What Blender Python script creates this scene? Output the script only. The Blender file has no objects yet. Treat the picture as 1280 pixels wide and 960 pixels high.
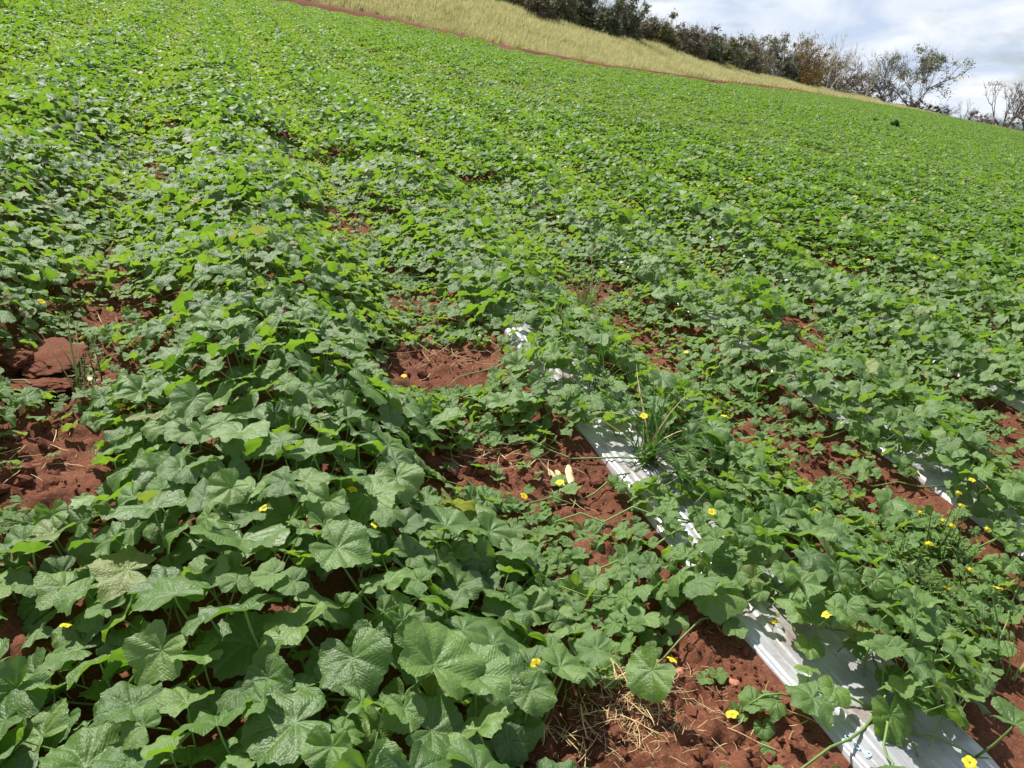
import bpy, math, random
import numpy as np
from mathutils import Matrix, Vector, Euler
random.seed(11); rng = np.random.default_rng(11)
PI = math.pi
S = bpy.context.scene
C = S.collection

# ------------------------------------------------------------------ camera
F = 940.0; PITCH = math.atan(330/940); H = 1.5
def nrm(v): return v/np.linalg.norm(v)
cr = np.array([1., 0, 0]); cf = np.array([0, math.cos(PITCH), -math.sin(PITCH)]); cu = np.cross(cr, cf)
def ray(x, y): return nrm((x-640)/F*cr - (y-480)/F*cu + cf)
_a = ray(255, -50); _b = ray(1280, -50+1025*math.tan(math.radians(11)))
N = nrm(np.cross(_b, _a)); N = N if N[2] > 0 else -N          # normal of the sloping field
R = _a; L = np.cross(R, N)                                     # along the rows, across the rows
CAM = np.array([0, 0, H/N[2]]); FOOT = CAM - H*N
MF = Matrix(((L[0], R[0], N[0], FOOT[0]), (L[1], R[1], N[1], FOOT[1]), (L[2], R[2], N[2], FOOT[2]), (0, 0, 0, 1)))
cd = bpy.data.cameras.new('camera'); cam = bpy.data.objects.new('camera', cd); C.objects.link(cam)
cd.sensor_width = 36; cd.lens = F/1280*36; cd.clip_start = .02; cd.clip_end = 30000
cam.location = CAM; cam.rotation_euler = (PI/2-PITCH, 0, 0); S.camera = cam

# ------------------------------------------------------------------ sky, sun, exposure
SUN_EL, SUN_AZ = 60.0, -38.0            # degrees, azimuth clockwise from +Y
sd = np.array([math.sin(math.radians(SUN_AZ))*math.cos(math.radians(SUN_EL)),
               math.cos(math.radians(SUN_AZ))*math.cos(math.radians(SUN_EL)), math.sin(math.radians(SUN_EL))])
sl = bpy.data.lights.new('sun', 'SUN'); sl.energy = 5.0; sl.angle = math.radians(.53); sl.color = (1, .955, .88)
so = bpy.data.objects.new('sun', sl); C.objects.link(so)
so.rotation_euler = Vector(-sd).to_track_quat('-Z', 'Y').to_euler(); so.location = (0, 0, 30)
W = bpy.data.worlds.new('World'); S.world = W; W.use_nodes = True
wt = W.node_tree; wt.nodes.clear()
def mk(t, typ, **kw):
    n = t.nodes.new(typ)
    for k, v in kw.items():
        if k.startswith('i_'):
            n.inputs[k[2:].replace('_', ' ')].default_value = v
        else: setattr(n, k, v)
    return n
def lk(t, a, b): t.links.new(a, b)
sky = mk(wt, 'ShaderNodeTexSky', sky_type='NISHITA', sun_disc=False, sun_elevation=math.radians(SUN_EL),
         sun_rotation=math.radians(SUN_AZ), air_density=1.0, dust_density=1.5, ozone_density=1.0)
tc = mk(wt, 'ShaderNodeTexCoord'); sx = mk(wt, 'ShaderNodeSeparateXYZ'); lk(wt, tc.outputs['Generated'], sx.inputs[0])
za = mk(wt, 'ShaderNodeMath', operation='MAXIMUM'); lk(wt, sx.outputs['Z'], za.inputs[0]); za.inputs[1].default_value = 0
zb = mk(wt, 'ShaderNodeMath', operation='ADD'); lk(wt, za.outputs[0], zb.inputs[0]); zb.inputs[1].default_value = .34
vd = mk(wt, 'ShaderNodeVectorMath', operation='DIVIDE'); lk(wt, tc.outputs['Generated'], vd.inputs[0])
cz = mk(wt, 'ShaderNodeCombineXYZ'); [lk(wt, zb.outputs[0], cz.inputs[i]) for i in range(3)]; lk(wt, cz.outputs[0], vd.inputs[1])
n1 = mk(wt, 'ShaderNodeTexNoise', i_Scale=1.9, i_Detail=8.0, i_Roughness=.56, i_Distortion=.35); lk(wt, vd.outputs[0], n1.inputs['Vector'])
n2 = mk(wt, 'ShaderNodeTexNoise', i_Scale=4.2, i_Detail=8.0, i_Roughness=.5, i_Distortion=.6); lk(wt, vd.outputs[0], n2.inputs['Vector'])
r1 = mk(wt, 'ShaderNodeValToRGB'); lk(wt, n1.outputs[0], r1.inputs[0])
r1.color_ramp.elements[0].position = .30; r1.color_ramp.elements[1].position = .46
# broken cloud: a bank toward the horizon, opening to blue overhead
cv = mk(wt, 'ShaderNodeMapRange', interpolation_type='SMOOTHSTEP'); lk(wt, sx.outputs['Z'], cv.inputs[0]); cv.inputs[1].default_value = .22; cv.inputs[2].default_value = .62; cv.inputs[3].default_value = 1; cv.inputs[4].default_value = .28
cm = mk(wt, 'ShaderNodeMath', operation='MULTIPLY'); lk(wt, r1.outputs[0], cm.inputs[0]); lk(wt, cv.outputs[0], cm.inputs[1])
r2 = mk(wt, 'ShaderNodeValToRGB'); lk(wt, n2.outputs[0], r2.inputs[0])
e = r2.color_ramp.elements; e[0].position = .34; e[0].color = (6.3, 7.5, 9.5, 1); e[1].position = .66; e[1].color = (10.6, 10.9, 11.2, 1)
mx = mk(wt, 'ShaderNodeMix', data_type='RGBA'); lk(wt, cm.outputs[0], mx.inputs[0]); lk(wt, sky.outputs[0], mx.inputs[6]); lk(wt, r2.outputs[0], mx.inputs[7])
bg = mk(wt, 'ShaderNodeBackground', i_Strength=.058); lk(wt, mx.outputs[2], bg.inputs[0])
wo = mk(wt, 'ShaderNodeOutputWorld'); lk(wt, bg.outputs[0], wo.inputs[0])
S.view_settings.view_transform = 'Standard'; S.view_settings.look = 'None'; S.view_settings.exposure = 0.74; S.view_settings.gamma = 1
S.cycles.max_bounces = 6; S.cycles.transmission_bounces = 4; S.cycles.diffuse_bounces = 3

# ------------------------------------------------------------------ helpers
def unp(x, y, w=0.0):
    d = ray(x, y); P = d*((w-H)/(d@N)); return float(P@L), float(P@R)
def proj(U, V, Wd):
    """field coordinates -> pixels of the 1280x960 photograph (arrays)"""
    U, V, Wd = (np.asarray(a, float) for a in (U, V, Wd))
    P = U[..., None]*L + V[..., None]*R + (Wd[..., None]-H)*N
    z = P@cf; z = np.where(z < .05, .05, z)
    return 640+F*(P@cr)/z, 480-F*(P@cu)/z
def world(U, V, Wd): return FOOT + U*L + V*R + Wd*N
_perm = rng.permutation(4096)
def vnoise(x, y, seed=0):
    x = np.asarray(x, float)+seed*17.3; y = np.asarray(y, float)+seed*9.1
    xi = np.floor(x).astype(int); yi = np.floor(y).astype(int); fx = x-xi; fy = y-yi
    g = lambda a, b: _perm[(a*73+_perm[b & 4095]) & 4095]/4095.
    sx_, sy_ = fx*fx*(3-2*fx), fy*fy*(3-2*fy)
    a = g(xi, yi)*(1-sx_)+g(xi+1, yi)*sx_; b = g(xi, yi+1)*(1-sx_)+g(xi+1, yi+1)*sx_
    return (a*(1-sy_)+b*sy_)*2-1
def fbm(x, y, o=4, seed=0):
    return sum(vnoise(np.asarray(x)*2.03**i, np.asarray(y)*2.03**i, seed+i)*.5**i for i in range(o))
def smooth(a, b, x):
    t = np.clip((np.asarray(x, float)-a)/(b-a), 0, 1); return t*t*(3-2*t)
def tag(o, label=None, cat=None, group=None, kind=None):
    if label: o['label'] = label
    if cat: o['category'] = cat
    if group: o['group'] = group
    if kind: o['kind'] = kind
    return o
def link(o, parent=None):
    C.objects.link(o)
    if parent is not None: o.parent = parent
    return o
def mesh_obj(name, me, parent=None, mat=None):
    o = bpy.data.objects.new(name, me)
    if mat is not None: o.matrix_basis = mat
    return link(o, parent)
def empty(name, mat):
    o = bpy.data.objects.new(name, None); o.empty_display_size = .05; o.matrix_basis = mat; return link(o)
def new_mesh(name, V, Fc, mats, fmat=None, uv=None, smoothed=True, var=None):
    me = bpy.data.meshes.new(name); me.from_pydata([tuple(v) for v in V], [], [tuple(f) for f in Fc])
    for m in mats: me.materials.append(m)
    if fmat is not None: me.polygons.foreach_set('material_index', np.asarray(fmat, np.int32))
    if smoothed: me.polygons.foreach_set('use_smooth', np.ones(len(Fc), bool))
    if uv is not None:
        ul = me.uv_layers.new(name='uv'); li = np.empty(len(me.loops), np.int32); me.loops.foreach_get('vertex_index', li)
        ul.data.foreach_set('uv', np.asarray(uv, np.float32)[li].ravel())
    if var is not None:
        at = me.attributes.new('var', 'FLOAT_VECTOR', 'POINT'); at.data.foreach_set('vector', np.asarray(var, np.float32).ravel())
    me.update(); return me
class MB:
    """collects pieces into one mesh"""
    def __init__(s): s.V = []; s.F = []; s.M = []; s.U = []; s.A = []; s.n = 0
    def add(s, V, Fc, m=0, uv=None, var=(0, 0, 0)):
        V = np.asarray(V, float); s.V.append(V); s.F += [tuple(int(i)+s.n for i in f) for f in Fc]
        s.M += ([m]*len(Fc) if np.isscalar(m) else list(m))
        s.U.append(np.zeros((len(V), 2)) if uv is None else np.asarray(uv)); s.A.append(np.tile(np.asarray(var, float), (len(V), 1)))
        s.n += len(V)
    def tube(s, pts, rad, k=5, m=0, var=(0, 0, 0)):
        pts = np.asarray(pts, float); n = len(pts); rad = np.broadcast_to(rad, (n,)); V = []
        for i in range(n):
            d = nrm(pts[min(i+1, n-1)]-pts[max(i-1, 0)]+1e-9); a = nrm(np.cross(d, [.3, .2, 1] if abs(d[2]) < .9 else [1, 0, 0])); b = np.cross(d, a)
            for j in range(k): V.append(pts[i]+rad[i]*(math.cos(2*PI*j/k)*a+math.sin(2*PI*j/k)*b))
        Fc = [(i*k+j, i*k+(j+1) % k, (i+1)*k+(j+1) % k, (i+1)*k+j) for i in range(n-1) for j in range(k)]
        Fc.append(tuple(range(k-1, -1, -1))); Fc.append(tuple((n-1)*k+j for j in range(k)))
        s.add(V, Fc, m, None, var)
    def mesh(s, name, mats, smoothed=True):
        return new_mesh(name, np.concatenate(s.V), s.F, mats, s.M, np.concatenate(s.U), smoothed, np.concatenate(s.A))

# ------------------------------------------------------------------ materials
def mat(name):
    m = bpy.data.materials.new(name); m.use_nodes = True; t = m.node_tree; t.nodes.clear()
    return m, t
def mth(t, op, a, b=None, c=None):
    n = t.nodes.new('ShaderNodeMath'); n.operation = op
    for i, v in enumerate((a, b, c)):
        if v is None: continue
        if isinstance(v, (int, float)): n.inputs[i].default_value = v
        else: lk(t, v, n.inputs[i])
    return n.outputs[0]
def ramp(t, src, stops):
    n = t.nodes.new('ShaderNodeValToRGB'); lk(t, src, n.inputs[0]); el = n.color_ramp.elements
    while len(el) < len(stops): el.new(.5)
    for e_, (p, c) in zip(el, stops): e_.position = p; e_.color = (*c, 1)
    return n.outputs[0]
def mixc(t, f, a, b, mode='MIX'):
    n = t.nodes.new('ShaderNodeMix'); n.data_type = 'RGBA'; n.blend_type = mode
    for i, v in ((0, f), (6, a), (7, b)):
        if isinstance(v, (int, float)): n.inputs[i].default_value = v
        elif isinstance(v, tuple): n.inputs[i].default_value = (*v, 1)
        else: lk(t, v, n.inputs[i])
    return n.outputs[2]
def noise(t, scale, vec=None, detail=4, rough=.55):
    n = mk(t, 'ShaderNodeTexNoise', i_Scale=float(scale), i_Detail=float(detail), i_Roughness=rough)
    if vec is not None: lk(t, vec, n.inputs['Vector'])
    return n.outputs[0]
def simple(name, col, rough=.7, spec=.3, var=.25, scale=30, bump=.0, transl=None, metal=0):
    m, t = mat(name); c = t.nodes.new('ShaderNodeTexCoord'); nz = noise(t, scale, c.outputs['Object'])
    oi = t.nodes.new('ShaderNodeObjectInfo'); f = mth(t, 'ADD', mth(t, 'MULTIPLY', nz, .7), mth(t, 'MULTIPLY', oi.outputs['Random'], .4))
    col_ = ramp(t, f, [(.25, tuple(x*(1-var) for x in col)), (.85, tuple(min(1, x*(1+var)) for x in col))])
    b = mk(t, 'ShaderNodeBsdfPrincipled', i_Roughness=rough, i_Metallic=float(metal)); b.inputs['Specular IOR Level'].default_value = spec; lk(t, col_, b.inputs['Base Color'])
    if bump:
        bn = mk(t, 'ShaderNodeBump', i_Strength=bump, i_Distance=.01); lk(t, nz, bn.inputs['Height']); lk(t, bn.outputs[0], b.inputs['Normal'])
    out = t.nodes.new('ShaderNodeOutputMaterial')
    if transl:
        tr = t.nodes.new('ShaderNodeBsdfTranslucent'); lk(t, col_, tr.inputs[0]); ms = t.nodes.new('ShaderNodeMixShader'); ms.inputs[0].default_value = transl
        lk(t, b.outputs[0], ms.inputs[1]); lk(t, tr.outputs[0], ms.inputs[2]); lk(t, ms.outputs[0], out.inputs[0])
    else: lk(t, b.outputs[0], out.inputs[0])
    return m
def leaf_material(name, detail=True, per_object=True):
    """var = (shade 0..1, youth 0..1, yellowing 0..1), from the object's colour or from the vertex attribute"""
    m, t = mat(name); oi = t.nodes.new('ShaderNodeObjectInfo')
    s3 = t.nodes.new('ShaderNodeSeparateXYZ')
    if per_object: lk(t, oi.outputs['Color'], s3.inputs[0])
    else:
        at = mk(t, 'ShaderNodeAttribute', attribute_name='var'); lk(t, at.outputs['Vector'], s3.inputs[0])
    shade, youth, yel = s3.outputs
    tco = t.nodes.new('ShaderNodeTexCoord')
    top = ramp(t, shade, [(0, (.054, .122, .019)), (.5, (.102, .200, .034)), (1, (.168, .282, .056))])
    top = mixc(t, youth, top, (.12, .24, .04))
    tl = ramp(t, shade, [(0, (.10, .24, .010)), (1, (.21, .38, .018))])
    tl = mixc(t, youth, tl, (.28, .43, .035))
    top = mixc(t, yel, top, (.32, .27, .06)); tl = mixc(t, yel, tl, (.40, .34, .08))
    hgt = None
    if detail:
        uv = t.nodes.new('ShaderNodeUVMap'); uv.uv_map = 'uv'; sp = t.nodes.new('ShaderNodeSeparateXYZ'); lk(t, uv.outputs[0], sp.inputs[0])
        nz = noise(t, 9, uv.outputs[0], 3)
        th = mth(t, 'ADD', mth(t, 'ARCTAN2', sp.outputs[1], sp.outputs[0]), mth(t, 'MULTIPLY', mth(t, 'SUBTRACT', nz, .5), .22))
        rr = mth(t, 'SQRT', mth(t, 'ADD', mth(t, 'MULTIPLY', sp.outputs[0], sp.outputs[0]), mth(t, 'MULTIPLY', sp.outputs[1], sp.outputs[1])))
        d = mth(t, 'PINGPONG', mth(t, 'ADD', th, 2*PI), PI/8)
        vd_ = mth(t, 'MULTIPLY', rr, mth(t, 'SINE', d)); al = mth(t, 'MULTIPLY', rr, mth(t, 'COSINE', d))
        vmain = mth(t, 'SUBTRACT', 1, mth(t, 'SMOOTH_MIN', mth(t, 'DIVIDE', vd_, .014), 1, .3))
        sec = mth(t, 'PINGPONG', mth(t, 'ADD', mth(t, 'SUBTRACT', al, mth(t, 'MULTIPLY', vd_, 1.1)), mth(t, 'MULTIPLY', nz, .10)), .030)
        vsec = mth(t, 'MULTIPLY', mth(t, 'SUBTRACT', 1, mth(t, 'MINIMUM', mth(t, 'DIVIDE', sec, .009), 1)), .45)
        vein = mth(t, 'MAXIMUM', mth(t, 'MAXIMUM', vmain, vsec), 0)
        top = mixc(t, mth(t, 'MULTIPLY', vein, .55), top, (.22, .34, .13))
        mott = noise(t, 26, uv.outputs[0], 3, .65)
        top = mixc(t, 1, top, ramp(t, mott, [(.3, (.82, .84, .83)), (.7, (1.22, 1.18, 1.18))]), 'MULTIPLY')
        tl = mixc(t, mth(t, 'MULTIPLY', vein, .35), tl, (.10, .22, .02))
        hgt = mth(t, 'ADD', mth(t, 'ADD', mth(t, 'MULTIPLY', mth(t, 'SMOOTH_MIN', sec, .016, .012), 12), mth(t, 'MULTIPLY', mth(t, 'SMOOTH_MIN', vd_, .05, .03), 9)), mth(t, 'MULTIPLY', noise(t, 17, uv.outputs[0], 4, .6), 1.3))
        # scorched and mined spots with a shape of their own
        sp2 = noise(t, 5, tco.outputs['Object'], 5, .7)
        spot = mth(t, 'MULTIPLY', mth(t, 'GREATER_THAN', sp2, .69), mth(t, 'GREATER_THAN', oi.outputs['Random'], .55))
        top = mixc(t, mth(t, 'MULTIPLY', spot, .6), top, (.30, .28, .12))
    geo = t.nodes.new('ShaderNodeNewGeometry')
    under = mixc(t, .5, top, (.14, .235, .075))
    base = mixc(t, geo.outputs['Backfacing'], top, under)
    b = mk(t, 'ShaderNodeBsdfPrincipled', i_Roughness=.40); lk(t, base, b.inputs['Base Color'])
    lk(t, mth(t, 'ADD', .45 if detail else .58, mth(t, 'MULTIPLY', geo.outputs['Backfacing'], .25)), b.inputs['Roughness'])
    b.inputs['Specular IOR Level'].default_value = .8 if detail else .6
    b.inputs['Sheen Weight'].default_value = .06; b.inputs['Sheen Roughness'].default_value = .5; b.inputs['Sheen Tint'].default_value = (.85, .95, .85, 1)
    tr = t.nodes.new('ShaderNodeBsdfTranslucent'); lk(t, tl, tr.inputs[0])
    if hgt is not None:
        bn = mk(t, 'ShaderNodeBump', i_Strength=.6, i_Distance=.004); lk(t, hgt, bn.inputs['Height']); lk(t, bn.outputs[0], b.inputs['Normal'])
    ms = t.nodes.new('ShaderNodeMixShader'); ms.inputs[0].default_value = .44
    lk(t, b.outputs[0], ms.inputs[1]); lk(t, tr.outputs[0], ms.inputs[2])
    out = t.nodes.new('ShaderNodeOutputMaterial'); lk(t, ms.outputs[0], out.inputs[0])
    return m
M_leaf = leaf_material('melon_leaf_near'); M_leaf_far = leaf_material('melon_leaf_joined', False, False)
M_stem = simple('melon_stem', (.17, .27, .07), .5, .4, .3, 20, 0, .15)
M_petal = simple('melon_petal', (.80, .66, .03), .5, .3, .1, 60, 0, .4)
M_straw = simple('straw', (.52, .38, .19), .65, .35, .35, 8)
M_husk = simple('maize_husk', (.68, .52, .28), .6, .3, .2, 25, .3)
M_grass = simple('green_grass_blade', (.10, .22, .035), .45, .4, .3, 12, 0, .4)
M_weed = simple('weed_leaf', (.12, .20, .035), .5, .4, .35, 15, 0, .4)
M_drygrass = None

def soil_material(name, clod=False):
    m, t = mat(name); c = t.nodes.new('ShaderNodeTexCoord'); v = c.outputs['Object']
    big = noise(t, 1.7 if not clod else 9, v, 5, .6); fine = noise(t, 75, v, 6, .7); mid = noise(t, 17, v, 5, .65)
    col = ramp(t, mth(t, 'ADD', mth(t, 'MULTIPLY', big, .45), mth(t, 'MULTIPLY', fine, .6)),
               [(.30, (.058, .021, .012)), (.52, (.125, .046, .025)), (.75, (.215, .090, .053))])
    if not clod:
        at = mk(t, 'ShaderNodeAttribute', attribute_name='var'); s3 = t.nodes.new('ShaderNodeSeparateXYZ'); lk(t, at.outputs['Vector'], s3.inputs[0])
        fl = mixc(t, mth(t, 'GREATER_THAN', noise(t, 140, v, 3, .6), .64), col, (.36, .22, .11))      # fine broken straw
        col = mixc(t, mth(t, 'MULTIPLY', noise(t, 1.1, v, 3), 1.0), col, fl)
        dry = ramp(t, noise(t, 3, v, 6, .7), [(.3, (.20, .15, .055)), (.7, (.34, .29, .12))])
        col = mixc(t, s3.outputs[0], col, dry)
        far = ramp(t, noise(t, .004, v, 6, .6), [(.35, (.05, .075, .04)), (.65, (.13, .13, .07))])
        col = mixc(t, s3.outputs[1], col, far)
    b = mk(t, 'ShaderNodeBsdfPrincipled', i_Roughness=.92); b.inputs['Specular IOR Level'].default_value = .15; lk(t, col, b.inputs['Base Color'])
    h = mth(t, 'ADD', mth(t, 'MULTIPLY', mid, .6), mth(t, 'MULTIPLY', fine, .4))
    bn = mk(t, 'ShaderNodeBump', i_Strength=.9, i_Distance=.0015 if clod else .016); lk(t, h, bn.inputs['Height']); lk(t, bn.outputs[0], b.inputs['Normal'])
    out = t.nodes.new('ShaderNodeOutputMaterial'); lk(t, b.outputs[0], out.inputs[0]); return m
M_soil = soil_material('red_soil'); M_clod = soil_material('red_clod', True)
def plastic_material():
    m, t = mat('silver_plastic_film'); c = t.nodes.new('ShaderNodeTexCoord'); v = c.outputs['Object']
    dirt = noise(t, 6, v, 6, .7); fine = noise(t, 60, v, 4, .6)
    f = ramp(t, mth(t, 'ADD', mth(t, 'MULTIPLY', dirt, .8), mth(t, 'MULTIPLY', fine, .25)), [(.50, (0, 0, 0)), (.70, (.75, .75, .75))])
    col = mixc(t, f, (.41, .42, .45), (.24, .14, .09))
    b = mk(t, 'ShaderNodeBsdfPrincipled', i_Roughness=.3, i_Metallic=.25); b.inputs['Specular IOR Level'].default_value = .5
    lk(t, col, b.inputs['Base Color'])
    mp = mk(t, 'ShaderNodeMapping'); mp.inputs['Scale'].default_value = (170, 2.2, 1); lk(t, v, mp.inputs[0])
    st = noise(t, 1, mp.outputs[0], 3, .6)
    bn = mk(t, 'ShaderNodeBump', i_Strength=.5, i_Distance=.003); lk(t, mth(t, 'ADD', st, mth(t, 'MULTIPLY', noise(t, 22, v, 3), .8)), bn.inputs['Height']); lk(t, bn.outputs[0], b.inputs['Normal'])
    out = t.nodes.new('ShaderNodeOutputMaterial'); lk(t, b.outputs[0], out.inputs[0]); return m
M_film = plastic_material()

# ------------------------------------------------------------------ field layout (U across rows, V along rows, W up)
PITCHROW = 1.37; C1 = 1.605                       # row 1 is the one with the long bare strip
def rowk(U): return np.round((np.asarray(U)-C1)/PITCHROW).astype(int)+1
def rowc(k): return C1+(k-1)*PITCHROW
def bed(U):
    du = np.abs(np.asarray(U)-rowc(rowk(U))); return .075*(1-smooth(.20, .42, du))
EDGE = [(-200, 3), (100, -28), (330, 2), (500, 35), (640, 68), (760, 90), (880, 105), (960, 112.5), (1040, 123), (1180, 146), (1280, 167), (1500, 214)]
def raz(x, y): d = ray(x, y); return math.atan2(d@L, d@R), (d@N)/math.hypot(d@L, d@R)
ephi = []; er = []
for x, y in EDGE[2:]:
    u, v = unp(x, y); ephi.append(math.atan2(u, v)); er.append(math.hypot(u, v))
ephi = [math.radians(-75)]+ephi+[ephi[-1]+.2]; er = [46]+er+[er[-1]]
def edge_r(phi): return np.interp(phi, ephi, er)
TOP = [(560, -14, 1.28), (620, 4, 1.30), (700, 27, 1.34), (800, 52, 1.36), (900, 82, 1.36), (1000, 105, 1.34), (1080, 121, 1.28), (1140, 134.5, 1.18), (1200, 150, 1.12), (1280, 170.5, 1.07)]
tphi = []; tr_ = []; tw = []
for x, y, k in TOP:
    ph, sl_ = raz(x, y); r_ = float(edge_r(ph))*k; tphi.append(ph); tr_.append(r_); tw.append(H+r_*sl_-(.42 if x < 1100 else .25))
tphi = [math.radians(-75)]+tphi+[tphi[-1]+.25]; tr_ = [60]+tr_+[tr_[-1]]; tw = [tw[0]+.8]+tw+[tw[-1]]
_pp = np.linspace(tphi[0], tphi[-1], 600); _ker = np.hanning(41); _ker /= _ker.sum()
def _sm(v): q = np.pad(np.interp(_pp, tphi, v), 20, 'edge'); return np.convolve(q, _ker, 'valid')
tr_, tw, tphi = list(_sm(tr_)), list(_sm(tw)), list(_pp)
def terr(phi, r):
    re = edge_r(phi); rt = np.interp(phi, tphi, tr_); wt_ = np.interp(phi, tphi, tw)
    a = np.clip((r-re)/(rt-re), 0, 1); up_ = wt_*(a*.7+.3*a*a)
    down = np.maximum(r-rt-2, 0)
    off = np.where(r > rt, -.02*down-.0008*down**2, 0)
    berm = (.15+.0030*re)*(1-smooth(math.radians(40), math.radians(44), phi))*np.exp(-((r-re-.3-.0002*re*re)/.5)**2)
    return up_+np.maximum(off, -30)+berm
def gh(U, V, micro=True):
    U = np.asarray(U, float); V = np.asarray(V, float); r = np.hypot(U, V); phi = np.arctan2(U, V)
    w = terr(phi, r)
    infield = 1-smooth(-1.2, 0, r-edge_r(phi))
    w = w+bed(U)*infield*(1-smooth(40, 60, r))
    if micro:
        k = 1-smooth(9, 16, r)
        lump = np.abs(fbm(U*7, V*7, 4, 3)); lump2 = np.abs(vnoise(U*24, V*24, 8))
        cov = smooth(.22, .30, np.abs(U-rowc(rowk(U))))      # calmer under the film
        w = w+k*((.034*lump+.018*lump2+.008*np.abs(vnoise(U*55, V*55, 12)))*cov+.02*fbm(U*1.6, V*1.6, 2, 5)*cov)
    return w
# ground: polar sheet, fine where the camera sees bare soil
def ground():
    ph = np.radians(np.concatenate([np.arange(-180, -46, 6), np.arange(-46, 64, .24), np.arange(64, 180, 6)]))
    rr = [.02, .3, .55]; q = .75
    while q < 8: rr.append(q); q *= 1.0085
    while q < 400: rr.append(q); q *= 1.007 if 38 < q < 110 else 1.03
    rr = np.array(rr); P, Q = np.meshgrid(ph, rr, indexing='ij'); U = Q*np.sin(P); V = Q*np.cos(P); Wd = gh(U, V)
    n, m = P.shape; verts = np.stack([U, V, Wd], -1).reshape(-1, 3)
    i = np.arange(n)[:, None]; j = np.arange(m-1)[None]; a = i*m+j; b = ((i+1) % n)*m+j
    faces = np.stack(np.broadcast_arrays(a, b, b+1, a+1), -1).reshape(-1, 4)
    me = bpy.data.meshes.new('ground'); me.vertices.add(len(verts)); me.vertices.foreach_set('co', verts.ravel())
    me.loops.add(faces.size); me.loops.foreach_set('vertex_index', faces.ravel().astype(np.int32))
    me.polygons.add(len(faces)); me.polygons.foreach_set('loop_start', np.arange(0, faces.size, 4, dtype=np.int32))
    me.polygons.foreach_set('use_smooth', np.ones(len(faces), bool)); me.update(); me.validate()
    re = edge_r(P); rt = np.interp(P, tphi, tr_)
    var = np.zeros((n*m, 3)); var[:, 0] = smooth(.7+.0003*re*re, 1.1+.0004*re*re, Q-re).ravel()*.9; var[:, 1] = smooth(20, 60, Q-rt).ravel()
    at = me.attributes.new('var', 'FLOAT_VECTOR', 'POINT'); at.data.foreach_set('vector', var.astype(np.float32).ravel())
    me.materials.append(M_soil); tag(mesh_obj('ground', me, None, MF), kind='structure')
ground()
def far_land():
    rr = np.array([150, 400, 900, 2000, 4500, 10000, 22000.]); ph = np.radians(np.arange(0, 360, 4)); V = []; n = len(ph)
    for r in rr:
        for p_ in ph: V.append((r*math.sin(p_), r*math.cos(p_), -45+12*float(fbm(r*math.sin(p_)/900, r*math.cos(p_)/900, 3, 2))*(r < 9000)))
    Fc = [(i*n+j, i*n+(j+1) % n, (i+1)*n+(j+1) % n, (i+1)*n+j) for i in range(len(rr)-1) for j in range(n)]
    me = new_mesh('hills', V, Fc, [simple('distant_land', (.16, .21, .20), .9, .1, .35, .002)])
    tag(mesh_obj('hills', me), kind='structure')
far_land()

# ------------------------------------------------------------------ plastic mulch strips
def film(k, v0, v1, du, dv, label, half=.205, extra=0.0):
    us = np.arange(-half-.03, half+.0301, du); vs = np.arange(v0, v1, dv); Ug, Vg = np.meshgrid(us, vs, indexing='ij')
    s = Ug/half; w = .098-.012*s*s-.10*smooth(.93, 1.12, np.abs(s))
    side = smooth(-1.1, .1, -s)*(1-.5*smooth(.3, 1, s))
    w += .0032*side*vnoise(Ug*95+vnoise(Vg*.6, Ug*2, 4), Vg*.35, 2)+.0012*side*np.sin(Ug*420+2*vnoise(Vg*.8, Ug*3, 4))*np.abs(vnoise(Ug*30, Vg*.7, 5))
    w += .006*fbm(Ug*9, Vg*5, 3, 6)+.010*fbm(Ug*3, Vg*2.2, 2, 7)+.003*np.abs(fbm(Ug*34, Vg*20, 2, 9))
    wob = .018*vnoise(Vg*2.1, Vg*0+k, 1)
    V_ = np.stack([Ug+rowc(k)+wob*np.abs(s), Vg, w], -1).reshape(-1, 3); n, m = Ug.shape
    Fc = [(i*m+j, (i+1)*m+j, (i+1)*m+j+1, i*m+j+1) for i in range(n-1) for j in range(m-1)]
    me = new_mesh('plastic_mulch_sheet', V_, Fc, [M_film])
    o = mesh_obj('plastic_mulch_sheet', me, None, MF); tag(o, label, 'plastic mulch', 'plastic mulch sheets laid along the rows'); return o
film1 = film(1, .1, 11, .0045, .03, 'silver white plastic sheet, bare and sunlit where it runs out at the bottom edge')
film(2, .3, 11, .012, .05, 'silver plastic sheet glimpsed in white patches at right beside the yellow flowered weed', extra=1)
film(3, .5, 11, .012, .05, 'silver plastic sheet showing in small white patches at the right edge')
# faint pale blue print on the near strip
def print_mark():
    u, v = unp(1083, 955, .1)
    for i, ch in enumerate('oo9'):
        cu_ = bpy.data.curves.new('print', 'FONT'); cu_.body = ch; cu_.size = .034; cu_.align_x = 'CENTER'
        tmp = bpy.data.objects.new('print', cu_); C.objects.link(tmp); bpy.context.view_layer.update()
        me = bpy.data.meshes.new_from_object(tmp.evaluated_get(bpy.context.evaluated_depsgraph_get())); bpy.data.objects.remove(tmp)
        me.materials.clear(); me.materials.append(M_print)
        # lies on the film, stepping along it
        U0, V0 = u+.012+.003*i, v+.075-.028*i
        co = np.empty(len(me.vertices)*3); me.vertices.foreach_get('co', co); co = co.reshape(-1, 3)
        a = math.radians(-70); x = co[:, 0]*math.cos(a)-co[:, 1]*math.sin(a)+U0; y = co[:, 0]*math.sin(a)+co[:, 1]*math.cos(a)+V0
        dg = [film1.data.vertices[0].co]
        co[:, 0] = x; co[:, 1] = y; co[:, 2] = film_w(x, y).max()+.0015
        me.vertices.foreach_set('co', co.ravel()); me.update()
        mesh_obj('printed_letter', me, film1)
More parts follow.
